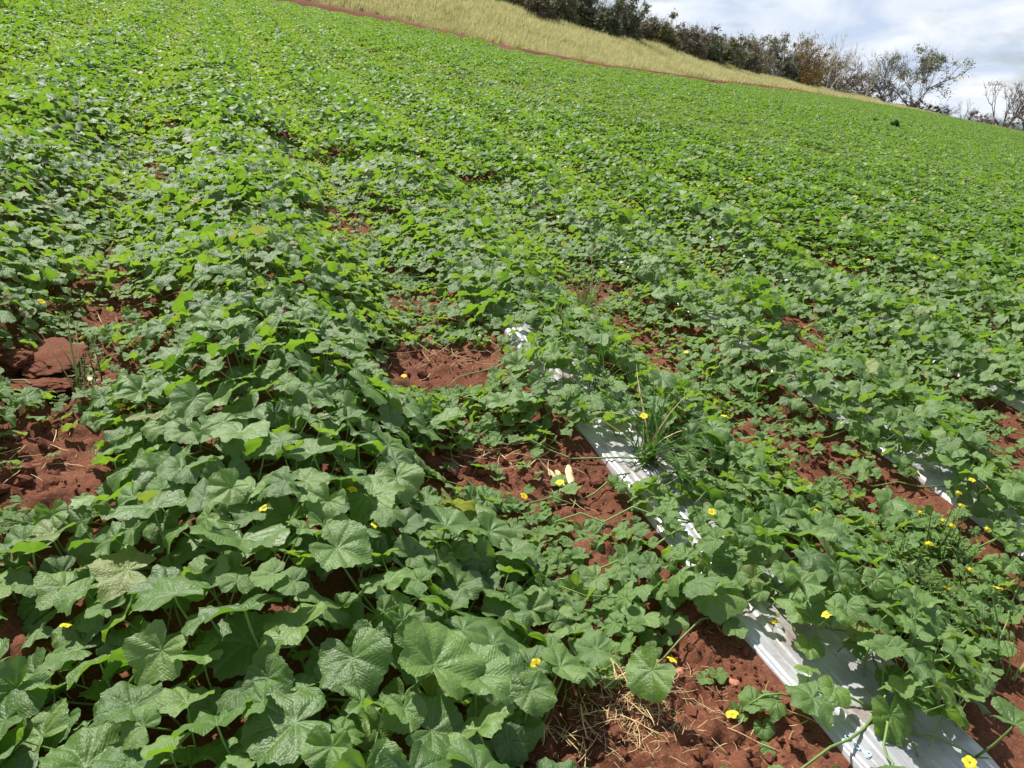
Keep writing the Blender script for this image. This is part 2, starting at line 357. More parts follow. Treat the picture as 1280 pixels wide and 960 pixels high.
_fv = np.empty(len(film1.data.vertices)*3); film1.data.vertices.foreach_get('co', _fv); _fv = _fv.reshape(-1, 3)
def film_w(x, y):
    out = []
    for a, b in zip(x, y):
        d = (_fv[:, 0]-a)**2+((_fv[:, 1]-b)*.6)**2; out.append(_fv[np.argpartition(d, 5)[:5], 2].max())
    return np.array(out)
M_print = simple('pale_blue_ink', (.42, .62, .74), .4, .3, .05, 10)
print_mark()

# ------------------------------------------------------------------ gaps in the canopy, traced on the photograph: (probability, outline)
GAPS = [
 (1., [(645,965),(700,885),(752,858),(800,852),(840,800),(868,770),(893,790),(940,850),(1060,965)]),
 (.97, [(515,600),(560,572),(640,556),(705,552),(728,570),(755,615),(790,632),(775,668),(720,648),(660,622),(600,604),(545,612)]),
 (1., [(487,438),(560,430),(622,440),(604,478),(540,484),(483,476)]),
 (1., [(0,438),(70,430),(100,445),(104,478),(80,490),(0,474)]),
 (.9, [(84,386),(190,374),(196,392),(120,402)]), (.85, [(100,440),(178,436),(170,462),(112,470)]),
 (.95, [(0,565),(60,548),(108,552),(110,602),(40,628),(0,618)]),
 (1., [(84,694),(112,692),(108,716),(86,712)]), (.9, [(0,800),(34,776),(70,772),(56,826),(10,835)]),
 (.95, [(985,552),(1050,547),(1056,582),(1010,592)]), (.95, [(1058,602),(1112,608),(1094,640),(1068,622)]),
 (.95, [(708,356),(768,358),(742,379)]), (.8, [(775,398),(842,424),(838,462),(800,432)]),
 (.95, [(980,398),(1012,404),(1034,434),(1004,428)]), (.9, [(402,262),(462,276),(452,291),(412,284)]),
 (.95, [(183,207),(217,212),(202,223)]), (.9, [(1244,546),(1280,540),(1290,586),(1246,578)]),
 (.85, [(494,370),(545,371),(540,387),(500,385)]), (.8, [(918,528),(978,520),(984,545),(930,545)]),
 (.85, [(1262,742),(1290,738),(1290,825),(1258,800)]), (.8, [(1180,690),(1220,698),(1214,728),(1182,716)]),
 (.6, [(648,650),(702,664),(742,694),(718,702),(656,672)]), (.7, [(860,340),(900,345),(896,356),(862,350)]),
 (.5, [(655,232),(690,232),(690,243),(655,243)]), (.6, [(500,630),(528,632),(526,650),(500,646)]),
 (1., [(888,772),(925,745),(985,765),(1045,830),(1125,885),(1215,965),(1050,965)]),
 (1., [(716,554),(742,530),(806,538),(832,590),(790,604),(740,580)]),
 (.9, [(800,640),(850,628),(876,680),(838,694)]), (.95, [(610,412),(656,411),(648,438),(622,440)]),
 (.8, [(1072,570),(1112,570),(1114,588),(1080,590)]), (.95, [(1108,592),(1150,598),(1196,628),(1190,642),(1148,636),(1112,610)]),
 (.85, [(1215,498),(1268,506),(1280,540),(1240,528)]), (.85, [(1200,648),(1262,668),(1250,695),(1205,668)]),
 (.9, [(760,354),(788,354),(784,364),(764,364)]), (.55, [(905,700),(935,708),(925,728),(906,720)]),
 (.6, [(700,466),(770,470),(800,505),(740,496)])]
def _grow(poly, f_): cx = sum(q[0] for q in poly)/len(poly); cy = sum(q[1] for q in poly)/len(poly); return [(cx+(x-cx)*f_, cy+(y-cy)*(f_+.15)) for x, y in poly]
for i in (4, 5, 6, 9, 10, 11, 12, 13, 14, 15, 16, 17, 18, 20, 21, 22): GAPS[i] = (GAPS[i][0], _grow(GAPS[i][1], 1.2))
def inpoly(px, py, poly):
    px = np.asarray(px); c = np.zeros(px.shape, bool); n = len(poly)
    for i in range(n):
        x1, y1 = poly[i]; x2, y2 = poly[(i+1) % n]
        c ^= ((y1 > py) != (y2 > py)) & (px < (x2-x1)*(py-y1)/((y2-y1) or 1e-9)+x1)
    return c
def gap_p(px, py):
    out = np.zeros(np.shape(px))
    for p_, poly in GAPS: out = np.maximum(out, inpoly(px, py, poly)*p_)
    return out
ROWH = {-2: .27, -1: .27, 0: .27, 1: .17, 2: .20, 3: .22, 4: .22}
def canopy_h(U, V):
    k = rowk(U); c = rowc(k); hh = np.select([k == 0, k == 1, k == 2, k < 0], [.26-.05*smooth(3, 6, V), .155+.05*smooth(3.5, 6.5, V), .20, .25-.03*smooth(3, 6, V)], .21)
    du = np.abs(U-c)/(PITCHROW/2); n_ = fbm(U*1.1, V*1.1, 3, 21)
    return hh*(.34+.66*np.cos(np.clip(du, 0, 1)*PI/2)**1.1)*(1+.35*n_)
def cover(U, V):
    """how densely leaves stand, 0..1"""
    du = np.abs(U-rowc(rowk(U)))/(PITCHROW/2); n_ = fbm(U*1.7, V*1.0, 3, 31)
    d = 1.08-.36*smooth(.62, 1, du)+.55*n_*smooth(.35, .95, du)
    return np.clip(d, 0, 1)

# ------------------------------------------------------------------ melon leaves
def leaf_geo(seed, na, nr, teeth=True, petiole=True):
    g = random.Random(seed); lob = g.uniform(.015, .07)+(.09 if seed % 5 == 3 else 0); asp = g.uniform(.92, 1.12)
    flut = g.uniform(.035, .085); nfl = g.choice([2, 3, 3, 4]); ph = g.uniform(0, 6.28); cup = g.uniform(.08, .50); droop = g.uniform(.2, .75)
    fold = g.uniform(-.05, .42); asym = g.uniform(-.08, .08); puff = g.uniform(.012, .034)
    th = np.linspace(-PI, PI, na, endpoint=False)+PI/na
    ro = .50+.07*np.cos(th)-.0*th
    ro = ro*(1+lob*np.cos(th*360/72)*(np.cos(th/2)**.5*.4+.6))*(1+asym*np.sin(th))
    sinus = np.exp(-((PI-np.abs(th))/.30)**2); ro = ro*(1-.80*sinus)
    if teeth:
        nt = na/2.0; ro_t = ro*(1+.030*np.where(np.arange(na) % 2 == 0, 1, -1)*np.array([g.uniform(.4, 1.3) for _ in range(na)]))
    else: ro_t = ro*(1+.05*np.where(np.arange(na) % 2 == 0, 1, -1))
    V = [(0, 0, 0)]; 
    for i in range(1, nr+1):
        q = (i/nr)**.85
        for j in range(na):
            r_ = q*(ro_t[j] if i == nr else ro[j]); V.append((r_*math.cos(th[j]), r_*math.sin(th[j])*asp, 0))
    V = np.array(V); x, y = V[:, 0], V[:, 1]; r_ = np.hypot(x, y); t_ = np.arctan2(y, x)
    z = cup*r_*.9-droop*r_**2*(1+.3*np.cos(t_))+fold*np.abs(y)*.8+flut*np.cos(nfl*t_+ph)*(r_/.5)**2
    z += puff*np.abs(np.sin(t_*4))*np.sin(np.clip(r_/.5, 0, 1)*PI)**.8*1.2
    z += .035*(r_/.5)**3*np.sin(9*t_+ph*2)*.8+.014*vnoise(x*11+seed, y*11)+.045*vnoise(x*4.5+seed*3, y*4.5)*(r_/.5)
    uv = V[:, :2].copy(); V[:, 2] = z
    Fc = [(0, 1+j, 1+(j+1) % na) for j in range(na-1)]
    Fc += [(1+(i-1)*na+j, 1+i*na+j, 1+i*na+(j+1) % na, 1+(i-1)*na+(j+1) % na) for i in range(1, nr) for j in range(na-1)]
    mt = [0]*len(Fc)
    return V, Fc, mt, uv
def petiole_pts(seed):
    g = random.Random(seed*7+1); a = g.uniform(-.3, .3)
    return [(0, 0, .004), (-.03, a*.1, -.22), (-.09, a*.4, -.55), (-.2, a*.8, -.95)]
def leaf_mesh(seed, na, nr, k=4):
    mb = MB(); V, Fc, mt, uv = leaf_geo(seed, na, nr); mb.add(V, Fc, 0, uv)
    mb.tube(petiole_pts(seed), [.017, .018, .02, .021], k, 1)
    return mb.mesh('leaf', [M_leaf, M_stem])
SL = np.array([sd@L, sd@R, sd@N]); SAX = Vector((-SL[1], SL[0], 0)).normalized()   # leaves lean their faces toward the sun
HI = [leaf_mesh(s, 52, 6, 6) for s in range(26)]
MID = [leaf_mesh(s, 32, 4) for s in range(26)]
LOW = [leaf_mesh(s, 18, 2, 3) for s in range(20)]
def flower_mesh():
    mb = MB(); g = random.Random(5)
    for k in range(5):
        a = k*2*PI/5; V = []; Fc = []
        for i, (r_, w_, z_) in enumerate([(.0, .10, -.01), (.22, .24, .06), (.42, .26, .10), (.56, .14, .04)]):
            for s in (-1, 0, 1):
                x, y = r_+(.04 if s == 0 else 0), s*w_; V.append((x*math.cos(a)-y*math.sin(a), x*math.sin(a)+y*math.cos(a), z_+(.0 if s else -.03)+.02*math.sin(7*k+i)))
        for i in range(3):
            for s in range(2): q = i*3+s; Fc.append((q, q+1, q+4, q+3))
        mb.add(V, Fc, 0)
    mb.tube([(0, 0, .05), (0, 0, -.12), (.05, 0, -.4), (.12, .05, -1.1)], [.09, .10, .04, .04], 6, 1)
    return mb.mesh('flower', [M_petal, M_stem])
FLOWER = flower_mesh()

NEAR = 7.6; PSP = .42
def plant_key(U, V):
    k = rowk(U); j = np.round(np.asarray(V)/PSP).astype(int); return k, j
def plant_root(k, j):
    g = random.Random(int(k)*1009+int(j)*7919); return rowc(k)+g.uniform(-.07, .07), j*PSP+g.uniform(-.1, .1)
# candidates for single leaves
def scatter_leaves():
    grid = {}; out = []; cell = .05
    def ok(u, v, rad, lay):
        ci, cj = int(u//cell), int(v//cell); n_ = int(rad//cell)+1
        for a in range(ci-n_, ci+n_+1):
            for b in range(cj-n_, cj+n_+1):
                for (x, y, q) in grid.get((lay, a, b), ()):
                    if (x-u)**2+(y-v)**2 < (rad+q)**2/4: return False
        return True
    ncand = 52000
    ph = rng.uniform(math.radians(-47), math.radians(66), ncand*5); rr = np.sqrt(rng.uniform(.3**2, (NEAR+1)**2, ncand*5))
    # more candidates close by
    U = rr*np.sin(ph); V = rr*np.cos(ph)
    hc = canopy_h(U, V); cov = cover(U, V); lay = (rng.random(len(U)) < .45).astype(int); t = rng.random(len(U))
    gap_soft = np.zeros(len(U))
    px0, py0 = proj(U, V, bed(U)+hc*.8)
    keep = (px0 > -420) & (px0 < 1560) & (py0 < 1300) & (rng.random(len(U)) < cov*np.where(lay == 1, .7, 1))
    k, j = plant_key(U, V); pd = np.hypot(rowc(k), j*PSP); keep &= pd < NEAR
    near_gap = np.zeros(len(U))
    for dx, dy in ((0, 16), (0, -14), (20, 0), (-20, 0), (0, 30), (32, 8), (-32, 8)): near_gap = np.maximum(near_gap, gap_p(px0+dx, py0+dy) > .5)
    near_gap = np.where(pd < 6, near_gap, near_gap*.4)
    size = np.where(k == 0, .084+.050*(1-smooth(1.8, 3.2, V)), np.where(k < 0, .082, .082+.012*(1-smooth(1.5, 3, V))))*rng.choice([.62, .8, .95, 1.1, 1.25], len(U))*rng.uniform(.92, 1.08, len(U))*(1-.34*smooth(.5, 1, np.abs(U-rowc(k))/(PITCHROW/2))*np.where(k == 0, .5, 1))
    size = size*(1-.30*near_gap)
    hc = hc*(1-.42*near_gap)
    z = bed(U)+np.where(lay == 0, hc*(.72+.36*t), hc*(.25+.5*t)); z = np.maximum(z, bed(U)+.035+.02*t)
    px, py = proj(U, V, z); sp = size*F/np.sqrt(U*U+V*V+(H-z)**2)*.5
    g = gap_p(px, py)
    for dx, dy in ((1, 0), (-1, 0), (0, -.55), (0, .6), (.7, .45), (-.7, .45)): g = np.maximum(g, gap_p(px+dx*sp, py+dy*sp))
    gx, gy = proj(U, V, bed(U)); g = np.maximum(g, gap_p(gx, gy)*.6)
    keep &= rng.random(len(U)) > g
    for i in np.nonzero(keep)[0]:
        rad = size[i]*(.60 if lay[i] == 0 else .76)*(.93 if k[i] == 0 else 1)
        if ok(U[i], V[i], rad, int(lay[i])):
            grid.setdefault((int(lay[i]), int(U[i]//cell), int(V[i]//cell)), []).append((U[i], V[i], rad))
            out.append((U[i], V[i], z[i], size[i], int(lay[i]), float(near_gap[i])))
    return out
LEAVES = scatter_leaves()
# single leaves that lie over the bare film and soil, placed where the photograph has them: (x, y, pixels across, height)
SINGLE = [(943,702,48,.07),(896,733,74,.10),(921,782,34,.05),(1010,807,36,.06),(1011,837,32,.05),(950,862,36,.05),(975,868,34,.06),(1016,873,52,.06),(1042,862,40,.07),
 (1113,893,58,.06),(1143,873,52,.10),(1176,888,36,.07),(883,840,26,.03),(903,827,24,.04),(928,883,24,.03),(960,895,26,.03),(1103,820,64,.13),(1126,800,56,.15),
 (815,838,66,.13),(860,690,40,.1),(835,640,30,.08),(640,690,60,.12),(700,600,24,.03),(560,585,30,.04),(622,600,22,.03),(1150,628,36,.09),(1122,606,40,.10),
 (965,925,22,.02),(1252,930,70,.15),(700,835,66,.16),(745,812,52,.14),(660,480,42,.14),(627,503,40,.14),(690,512,0,.1),(650,905,60,.12),(1075,790,50,.12),(1010,760,44,.12)]
for x, y, s_, h_ in SINGLE:
    if s_:
        u, v = unp(x, y, h_+float(bed(unp(x, y)[0]))); LEAVES.append((u, v, h_+float(bed(u)), s_/F*math.sqrt(u*u+v*v+(H-h_)**2)*.86, 2, 1.))
plants = {}
for lf in LEAVES:
    k, j = plant_key(lf[0], lf[1]); plants.setdefault((int(k), int(j)), []).append(lf)
for key in list(plants):
    if len(plants[key]) < 4:
        k, j = key; best = min((q for q in plants if q != key), key=lambda q: (q[0]-k)**2*4+(q[1]-j)**2); plants[best] += plants.pop(key)
ROWNAME = {-5: 'sixth row left of the big leaved row', -4: 'fifth row left of the big leaved row', -3: 'fourth row left of the big leaved row', -2: 'third row left of the big leaved row', -1: 'row beyond the bare furrow at far left',
           0: 'big leaved row at bottom left', 1: 'row on the bare silver strip', 2: 'row right of the silver strip'}
NUMW = ['zeroth','first','second','third','fourth','fifth','sixth','seventh','eighth','ninth','tenth']
def rown(k):
    if k in ROWNAME: return ROWNAME[k]
    return (NUMW[k-1]+' row right of the silver strip') if 2 <= k <= 11 else ('row %d right of the silver strip' % (k-1) if k > 0 else 'row %d left of the big leaved row' % (-k))
def order(i): return NUMW[i] if i <= 10 else '%dth' % i if i % 10 not in (1, 2, 3) or 10 < i % 100 < 14 else '%d%s' % (i, {1: 'st', 2: 'nd', 3: 'rd'}[i % 10])
plant_roots = {}     # key -> (object, order)
def by_row(keys):
    d = {}
    for k, j in sorted(keys): d.setdefault(k, []).append((k, j))
    return d
FLO = [(935,648),(840,825),(915,893),(1212,953),(1183,735),(1247,735),(973,770),(968,778),(75,640),(137,710),(82,782),(670,830),(330,635),(1118,742),(1034,768),(470,655),
       (700,603),(150,507),(805,520),(720,408),(612,652),(858,440),(905,520),(960,548),(505,470),(1010,610),(1215,600),(1125,690),(260,655),(52,377),(388,215),(1235,610),(655,620),(575,648),(440,612),(890,640),(1020,640),(1090,655)]
flowers = {}
for x, y in FLO:
    h_ = .12; u, v = unp(x, y, h_); hh = float(canopy_h(u, v))*.9+float(bed(u)) if gap_p(x, y) < .5 else .05+float(bed(u))
    u, v = unp(x, y, hh); k, j = plant_key(u, v); key = (int(k), int(j))
    if key not in plants: key = min(plants, key=lambda q: (q[0]-key[0])**2*4+(q[1]-key[1])**2)
    flowers.setdefault(key, []).append((u, v, hh, random.uniform(.022, .029)))
for key in plants:
    for _ in range(1 if random.random() < .3 else 0):
        lf = random.choice(plants[key]); flowers.setdefault(key, []).append((lf[0]+.05, lf[1]-.05, lf[2]*random.uniform(.7, 1.0), random.uniform(.016, .024)))
nleaf = 0
for k, keys in by_row(plants).items():
    for n_, key in enumerate(keys):
        lst = plants[key]; ru, rv = plant_root(*key); g = random.Random(hash(key) & 0xffff); rz = float(bed(ru))+.02
        T = MF@Matrix.Translation((ru, rv, rz)); p = empty('melon_plant', T)
        big = np.mean([q[3] for q in lst]); few = len(lst)
        look = 'broad leaved' if big > .135 else 'small leaved' if big < .105 else 'leafy'
        if few < 30: look = 'sparse'
        tag(p, '%s melon plant, %s up the %s' % (look, order(n_+1), rown(k)), 'melon plant', 'melon plants near enough to show single leaves')
        tips = []
        for (u, v, z, s_, lay, ng) in lst:
            dist = math.hypot(u, v); pool = HI if dist < 3.1 else MID if dist < 5.6 else LOW
            me = pool[g.randrange(len(pool))]
            out_a = math.atan2(v-rv, u-ru); yaw = out_a+g.gauss(0, .9)
            tilt = abs(g.gauss(.34, .28)) if lay != 2 else g.gauss(.15, .15); roll = g.gauss(0, .30 if lay != 2 else .12)
            if g.random() < .12: tilt = g.uniform(.6, 1.05)
            mt = Matrix.Translation((u-ru, v-rv, z-rz))@Matrix.Rotation((.0 if lay == 2 else g.gauss(.22, .16))*min(1, .45+dist*.12), 4, SAX)@Matrix.Rotation(yaw, 4, 'Z')@Matrix.Rotation(tilt-.12, 4, 'Y')@Matrix.Rotation(roll, 4, 'X')@Matrix.Diagonal((s_, s_*g.uniform(.92, 1.08), s_*g.uniform(.75, 1.25), 1))
            o = mesh_obj('leaf', me, p, mt); nleaf += 1
            young = g.random()*.3+.4*min(1, abs(u-rowc(k))/.68)**2*(0 if k == 0 and v < 3 else 1)+(.35 if s_ < .085 else 0)+.15*ng; yl = g.uniform(.2, .6) if g.random() < .02 else 0
            o.color = (g.random(), min(1, young), yl, 1)
            tips.append((u-ru, v-rv, z-rz, s_))
        # creeping stems
        if math.hypot(ru, rv) < 7.5:
            vm = MB(); tips.sort(key=lambda q: -(q[0]**2+q[1]**2)); used = []
            for q in tips:
                a = math.atan2(q[1], q[0])
                if len(used) >= (7 if few > 30 else 5) or any(abs(math.remainder(a-b, 2*PI)) < .55 for b in used): continue
                used.append(a); m_ = 8; pts = []; w1 = g.uniform(-.09, .09); w2 = g.uniform(-.05, .05)
                for i in range(m_+1):
                    f_ = i/m_; x = q[0]*f_-q[1]*(w1*math.sin(PI*f_)+w2*math.sin(2*PI*f_)); y = q[1]*f_+q[0]*(w1*math.sin(PI*f_)+w2*math.sin(2*PI*f_))
                    pts.append((x, y, float(gh(x+ru, y+rv))-rz+.012+.02*math.sin(9*f_+w1*50)**2+(.03 if 0 < i < m_ else 0)*g.random()))
                vm.tube(pts, np.linspace(.0042, .0022, m_+1), 5)
            if vm.n: mesh_obj('vine', vm.mesh('vine', [M_stem]), p)
        for (u, v, z, s_) in flowers.get(key, ()):
            mt = Matrix.Translation((u-ru, v-rv, z-rz))@Euler((g.gauss(.25, .3), g.gauss(0, .3), g.uniform(0, 6))).to_matrix().to_4x4()@Matrix.Diagonal((s_, s_, s_, 1)); mesh_obj('flower', FLOWER, p, mt)
        plant_roots[key] = p
print('near plants', len(plants), 'leaves', nleaf)

# ------------------------------------------------------------------ plants farther up the rows: one mesh of leaves each
def joined_plant(seed, n, w_, l_, na, nr, size=.083, h_=.20, flo=.008, pet=False):
    g = random.Random(seed); mb = MB(); base = [leaf_geo(s, na, nr, False) for s in range(8)]; pts = []
    for _ in range(n*5):
        u, v = g.uniform(-w_, w_), g.uniform(-l_, l_)
        if g.random() < .5*max(0, (abs(u)/w_-.55))/.45: continue
        if all((u-a)**2+(v-b)**2 < 9 and (u-a)**2+(v-b)**2 > (size*.40)**2 for a, b in pts): pts.append((u, v))
        if len(pts) >= n: break
    for i, (u, v) in enumerate(pts):
        V, Fc, mt_, uv = base[g.randrange(8)]; q = abs(u)/(PITCHROW/2); hc = h_*(.26+.74*math.cos(min(q, 1)*PI/2)**1.1)*g.choice([g.uniform(.12, .75), g.uniform(.75, 1.12), g.uniform(.8, 1.12)])
        s_ = size*g.uniform(.7, 1.15)*(1-.2*q); tl_ = abs(g.gauss(.32, .24))-.1
        if g.random() < .12: tl_ = g.uniform(.6, 1.1)
        M_ = np.array(Matrix.Rotation(g.gauss(.26, .16), 3, SAX)@Matrix.Rotation(g.uniform(0, 6.3), 3, 'Z')@Matrix.Rotation(tl_, 3, 'Y')@Matrix.Rotation(g.gauss(0, .3), 3, 'X'))
        yl = g.uniform(.4, .9) if g.random() < flo*1.5 else 0
        mb.add((V*s_)@M_.T+[u, v, hc+.025], Fc, 0, uv, (g.random(), min(1, g.random()*.3+.75*q*q), yl))
        if g.random() < flo:
            c = np.array([u+.05, v, hc+.05]); mb.add([c+[-.016, -.012, 0], c+[.016, -.012, .006], c+[.012, .016, .01], c+[-.014, .014, 0]], [(0, 1, 2, 3)], 1, None, (0, 0, 0))
    return mb.mesh('foliage', [M_leaf_far, M_petal])
JP = [joined_plant(100+s, 350, .72, .38, 10, 2) for s in range(10)]
cand = []
for k in range(-22, 40):
    for j in range(0, 60):
        if (k, j) in plants: continue
        u, v = plant_root(k, j); d = math.hypot(u, v)
        if d < NEAR-.3 or d > 45: continue
        px, py = proj(u, v, .15)
        if -40 < px < 1320 and py < 1000: cand.append((d, k, j, u, v, float(px), float(py)))
cand.sort(); mids = cand[:max(0, 300-len(plants))]; RFAR = mids[-1][0]; midkeys = {(c[1], c[2]) for c in mids}
offs = {k: sum(1 for q in plants if q[0] == k) for k in range(-30, 45)}
for k, keys in by_row(midkeys).items():
    for n_, (k_, j_) in enumerate(keys):
        u, v = plant_root(k_, j_); px, py = proj(u, v, .15)
        if gap_p(px, py) > .8 and random.random() < .5: pass
        T = MF@Matrix.Translation((u, v, float(bed(u))-.02))@Matrix.Rotation(random.gauss(0, .1), 4, 'Z')@Matrix.Diagonal((random.uniform(.95, 1.08), random.uniform(.95, 1.1), random.uniform(.85, 1.1), 1))
        o = mesh_obj('melon_plant', random.choice(JP), None, T)
        tag(o, 'dense green melon plant, %s up the %s' % (order(offs.get(k, 0)+n_+1), rown(k)), 'melon plant', 'melon plants merging into the canopy farther off')
print('mid plants', len(mids), 'to', RFAR)

# ------------------------------------------------------------------ instanced stuff
def stuff(name, label, meshes, P, rot, scl, idx, mtx=MF):
    coll = bpy.data.collections.new(name+'_pieces')
    for i, me in enumerate(meshes):
        coll.objects.link(bpy.data.objects.new('%s_piece_%02d' % (name, i), me))
    me = bpy.data.meshes.new(name); me.vertices.add(len(P)); me.vertices.foreach_set('co', np.asarray(P, np.float32).ravel())
    for nm, ty, dat, key in (('rot', 'FLOAT_VECTOR', rot, 'vector'), ('scl', 'FLOAT_VECTOR', scl, 'vector'), ('idx', 'INT', idx, 'value')):
        at = me.attributes.new(nm, ty, 'POINT'); at.data.foreach_set(key, np.asarray(dat, np.int32 if ty == 'INT' else np.float32).ravel())
    o = mesh_obj(name, me, None, mtx); tag(o, label, kind='stuff')
    ng = bpy.data.node_groups.new(name, 'GeometryNodeTree'); ng.interface.new_socket('Geometry', in_out='INPUT', socket_type='NodeSocketGeometry'); ng.interface.new_socket('Geometry', in_out='OUTPUT', socket_type='NodeSocketGeometry')
    gi = ng.nodes.new('NodeGroupInput'); go = ng.nodes.new('NodeGroupOutput'); ip = ng.nodes.new('GeometryNodeInstanceOnPoints'); ci = ng.nodes.new('GeometryNodeCollectionInfo')
    ci.inputs[0].default_value = coll; ci.inputs['Separate Children'].default_value = True; ci.inputs['Reset Children'].default_value = True
    def na_(nm, ty):
        n = ng.nodes.new('GeometryNodeInputNamedAttribute'); n.data_type = ty; n.inputs[0].default_value = nm; return n.outputs[0]
    er_ = ng.nodes.new('FunctionNodeEulerToRotation')
    ng.links.new(gi.outputs[0], ip.inputs['Points']); ng.links.new(ci.outputs[0], ip.inputs['Instance']); ip.inputs['Pick Instance'].default_value = True
    ng.links.new(na_('idx', 'INT'), ip.inputs['Instance Index']); ng.links.new(na_('rot', 'FLOAT_VECTOR'), er_.inputs[0]); ng.links.new(er_.outputs[0], ip.inputs['Rotation'])
    ng.links.new(na_('scl', 'FLOAT_VECTOR'), ip.inputs['Scale']); ng.links.new(ip.outputs[0], go.inputs[0])
    md = o.modifiers.new('scatter', 'NODES'); md.node_group = ng; return o
def far_plants():
    ms = [joined_plant(300+s, 300, .66, .42, 8, 1, .078, .20, .006) for s in range(12)]
    P = []; sc = []; ro = []
    for k in range(-60, 110):
        v = -1.0
        while v < 110:
            v += .66; u = rowc(k)+random.uniform(-.1, .1); vv = v+random.uniform(-.12, .12); d = math.hypot(u, vv); phi = math.atan2(u, vv)
            if d < .9 or abs(phi-math.radians(8)) > math.radians(62): continue
            if d > float(edge_r(phi))-.7: continue
            kj = (k, round(v/PSP))
            px, py = proj(u, vv, .15)
            inside = -40 < px < 1320 and py < 1000
            if d < RFAR and inside: continue
            if d < NEAR+.2 and (d < 3.5 and vv < 3.5 and -4 < u < 4 or -330 < px < 1600 and py < 1500): continue
            P.append((u, vv, float(bed(u))*(d < 50)-.02)); bh = 1+.25*float(fbm(u*.12, vv*.12, 3, 41))
            sc.append((random.uniform(.98, 1.12), random.uniform(.98, 1.15), random.uniform(.85, 1.2)*bh)); ro.append((random.gauss(0, .03), random.gauss(0, .03), random.gauss(0, .15)))
    print('far plants', len(P)); stuff('melon_foliage', 'unbroken green canopy of distant melon plants reaching the dry grass', ms, P, ro, sc, [random.randrange(12) for _ in P])
far_plants()

# ------------------------------------------------------------------ soil crumbs and clods
def rock_mesh(name, seed, m, sub=2, rough=.22, sm=True):
    import bmesh
    bm = bmesh.new(); bmesh.ops.create_icosphere(bm, subdivisions=sub, radius=1); g = random.Random(seed); off = [g.uniform(0, 50) for _ in range(3)]
    for v in bm.verts:
        c = v.co; n_ = float(vnoise(c.x*1.6+off[0], c.y*1.6+c.z*1.9+off[1]))+.5*float(vnoise(c.y*3.7+off[2], c.z*3.7-c.x*2.1))
        v.co = c*(1+rough*n_); v.co.z *= .72
    me = bpy.data.meshes.new(name); bm.to_mesh(me); bm.free(); me.materials.append(m)
    me.polygons.foreach_set('use_smooth', np.full(len(me.polygons), sm)); return me
CR = [rock_mesh('crumb', s, M_clod, 1, .55, False) for s in range(8)]
n_ = 120000; ph = rng.uniform(math.radians(-40), math.radians(60), n_); rr = np.sqrt(rng.uniform(.7, 7.5**2, n_)); U = rr*np.sin(ph); V = rr*np.cos(ph)
px, py = proj(U, V, 0); du = np.abs(U-rowc(rowk(U))); gg = gap_p(px, py); clump = fbm(U*3, V*3, 3, 51)
kp = (px > -150) & (px < 1430) & (py < 1100) & (du > .23) & ((gg > .1) | (rng.random(n_) < .12)) & (rng.random(n_) < .35+.9*clump)
U, V = U[kp], V[kp]; s_ = np.exp(rng.normal(math.log(.0052), .5, len(U))); s_ = np.clip(s_, .002, .02)
P = np.stack([U, V, gh(U, V)+s_*.3], -1); print('crumbs', len(U))
stuff('soil_crumbs', 'small red crumbs of soil strewn over the bare ground', CR, P, rng.uniform(0, 6, (len(U), 3)), np.stack([s_]*3, -1), rng.integers(0, 8, len(U)))
BIG = [rock_mesh('clod', 90+s, M_clod, 5, .34) for s in range(3)]
for me in BIG:
    co = np.empty(len(me.vertices)*3); me.vertices.foreach_get('co', co); co = co.reshape(-1, 3); n3 = sum(np.abs(vnoise(co[:, 0]*f_+co[:, 2]*f_*.7, co[:, 1]*f_-co[:, 2]*f_*.6, 3))*a_ for f_, a_ in ((3, .16), (7, .10), (16, .06), (34, .035)))
    me.vertices.foreach_set('co', (co*(.86+n3)[:, None]).ravel())
CL = [rock_mesh('clod', 40+s, M_clod, 2, .5, False) for s in range(8)]
def clod(u, v, s_, label, group=None, flat=1., name='soil_clod', cat='soil clod', m=None):
    T = MF@Matrix.Translation((u, v, float(gh(u, v))+s_*.25))@Euler((random.uniform(-.3, .3), random.uniform(-.3, .3), random.uniform(0, 6))).to_matrix().to_4x4()@Matrix.Diagonal((s_, s_*random.uniform(.7, 1), s_*flat, 1))
    me = random.choice(CL) if s_ < .06 else BIG[int(s_*1000) % 3]
    if m: me = me.copy(); me.materials[0] = m
    tag(mesh_obj(name, me, None, T), label, cat, group)
u, v = unp(22, 449, .06); clod(u, v, .07, 'large dark red clod heaped at the left edge beside smooth soil', None, .9)
u, v = unp(52, 484, .03); clod(u, v, .09, 'broad low red clod of smooth soil in the left bare patch', None, .35)
u, v = unp(70, 458, .03); clod(u, v, .12, 'widest smooth red soil mound in the left bare patch', None, .28)
M_stone = simple('reddish_stone', (.40, .17, .10), .8, .2, .2, 15, .3)
u, v = unp(846, 852, .01); clod(u, v, .021, 'pale reddish stone just above the soil with straw at bottom', None, 1, 'field_stone', 'stone', M_stone)
u, v = unp(912, 868, .01); clod(u, v, .013, 'small flat reddish stone between the straw and the silver strip', None, .6, 'field_stone', 'stone', M_stone)
cnt = 0
REG = [(0, 36, 'red clod lying on the bare soil with straw at the bottom', .010, .020), (1, 30, 'red clod in the bare furrow beside the maize husks', .012, .028), (2, 12, 'red clod in the mid field bare patch with scattered straw', .014, .03),
       (3, 10, 'red clod around the bare mound at the left edge', .014, .04), (6, 16, 'red clod in the shaded bare patch at lower left', .014, .034), (9, 9, 'red clod in the bare patch right of the silver strip', .014, .028), (10, 7, 'red clod beside the white film patches at right', .012, .026)]
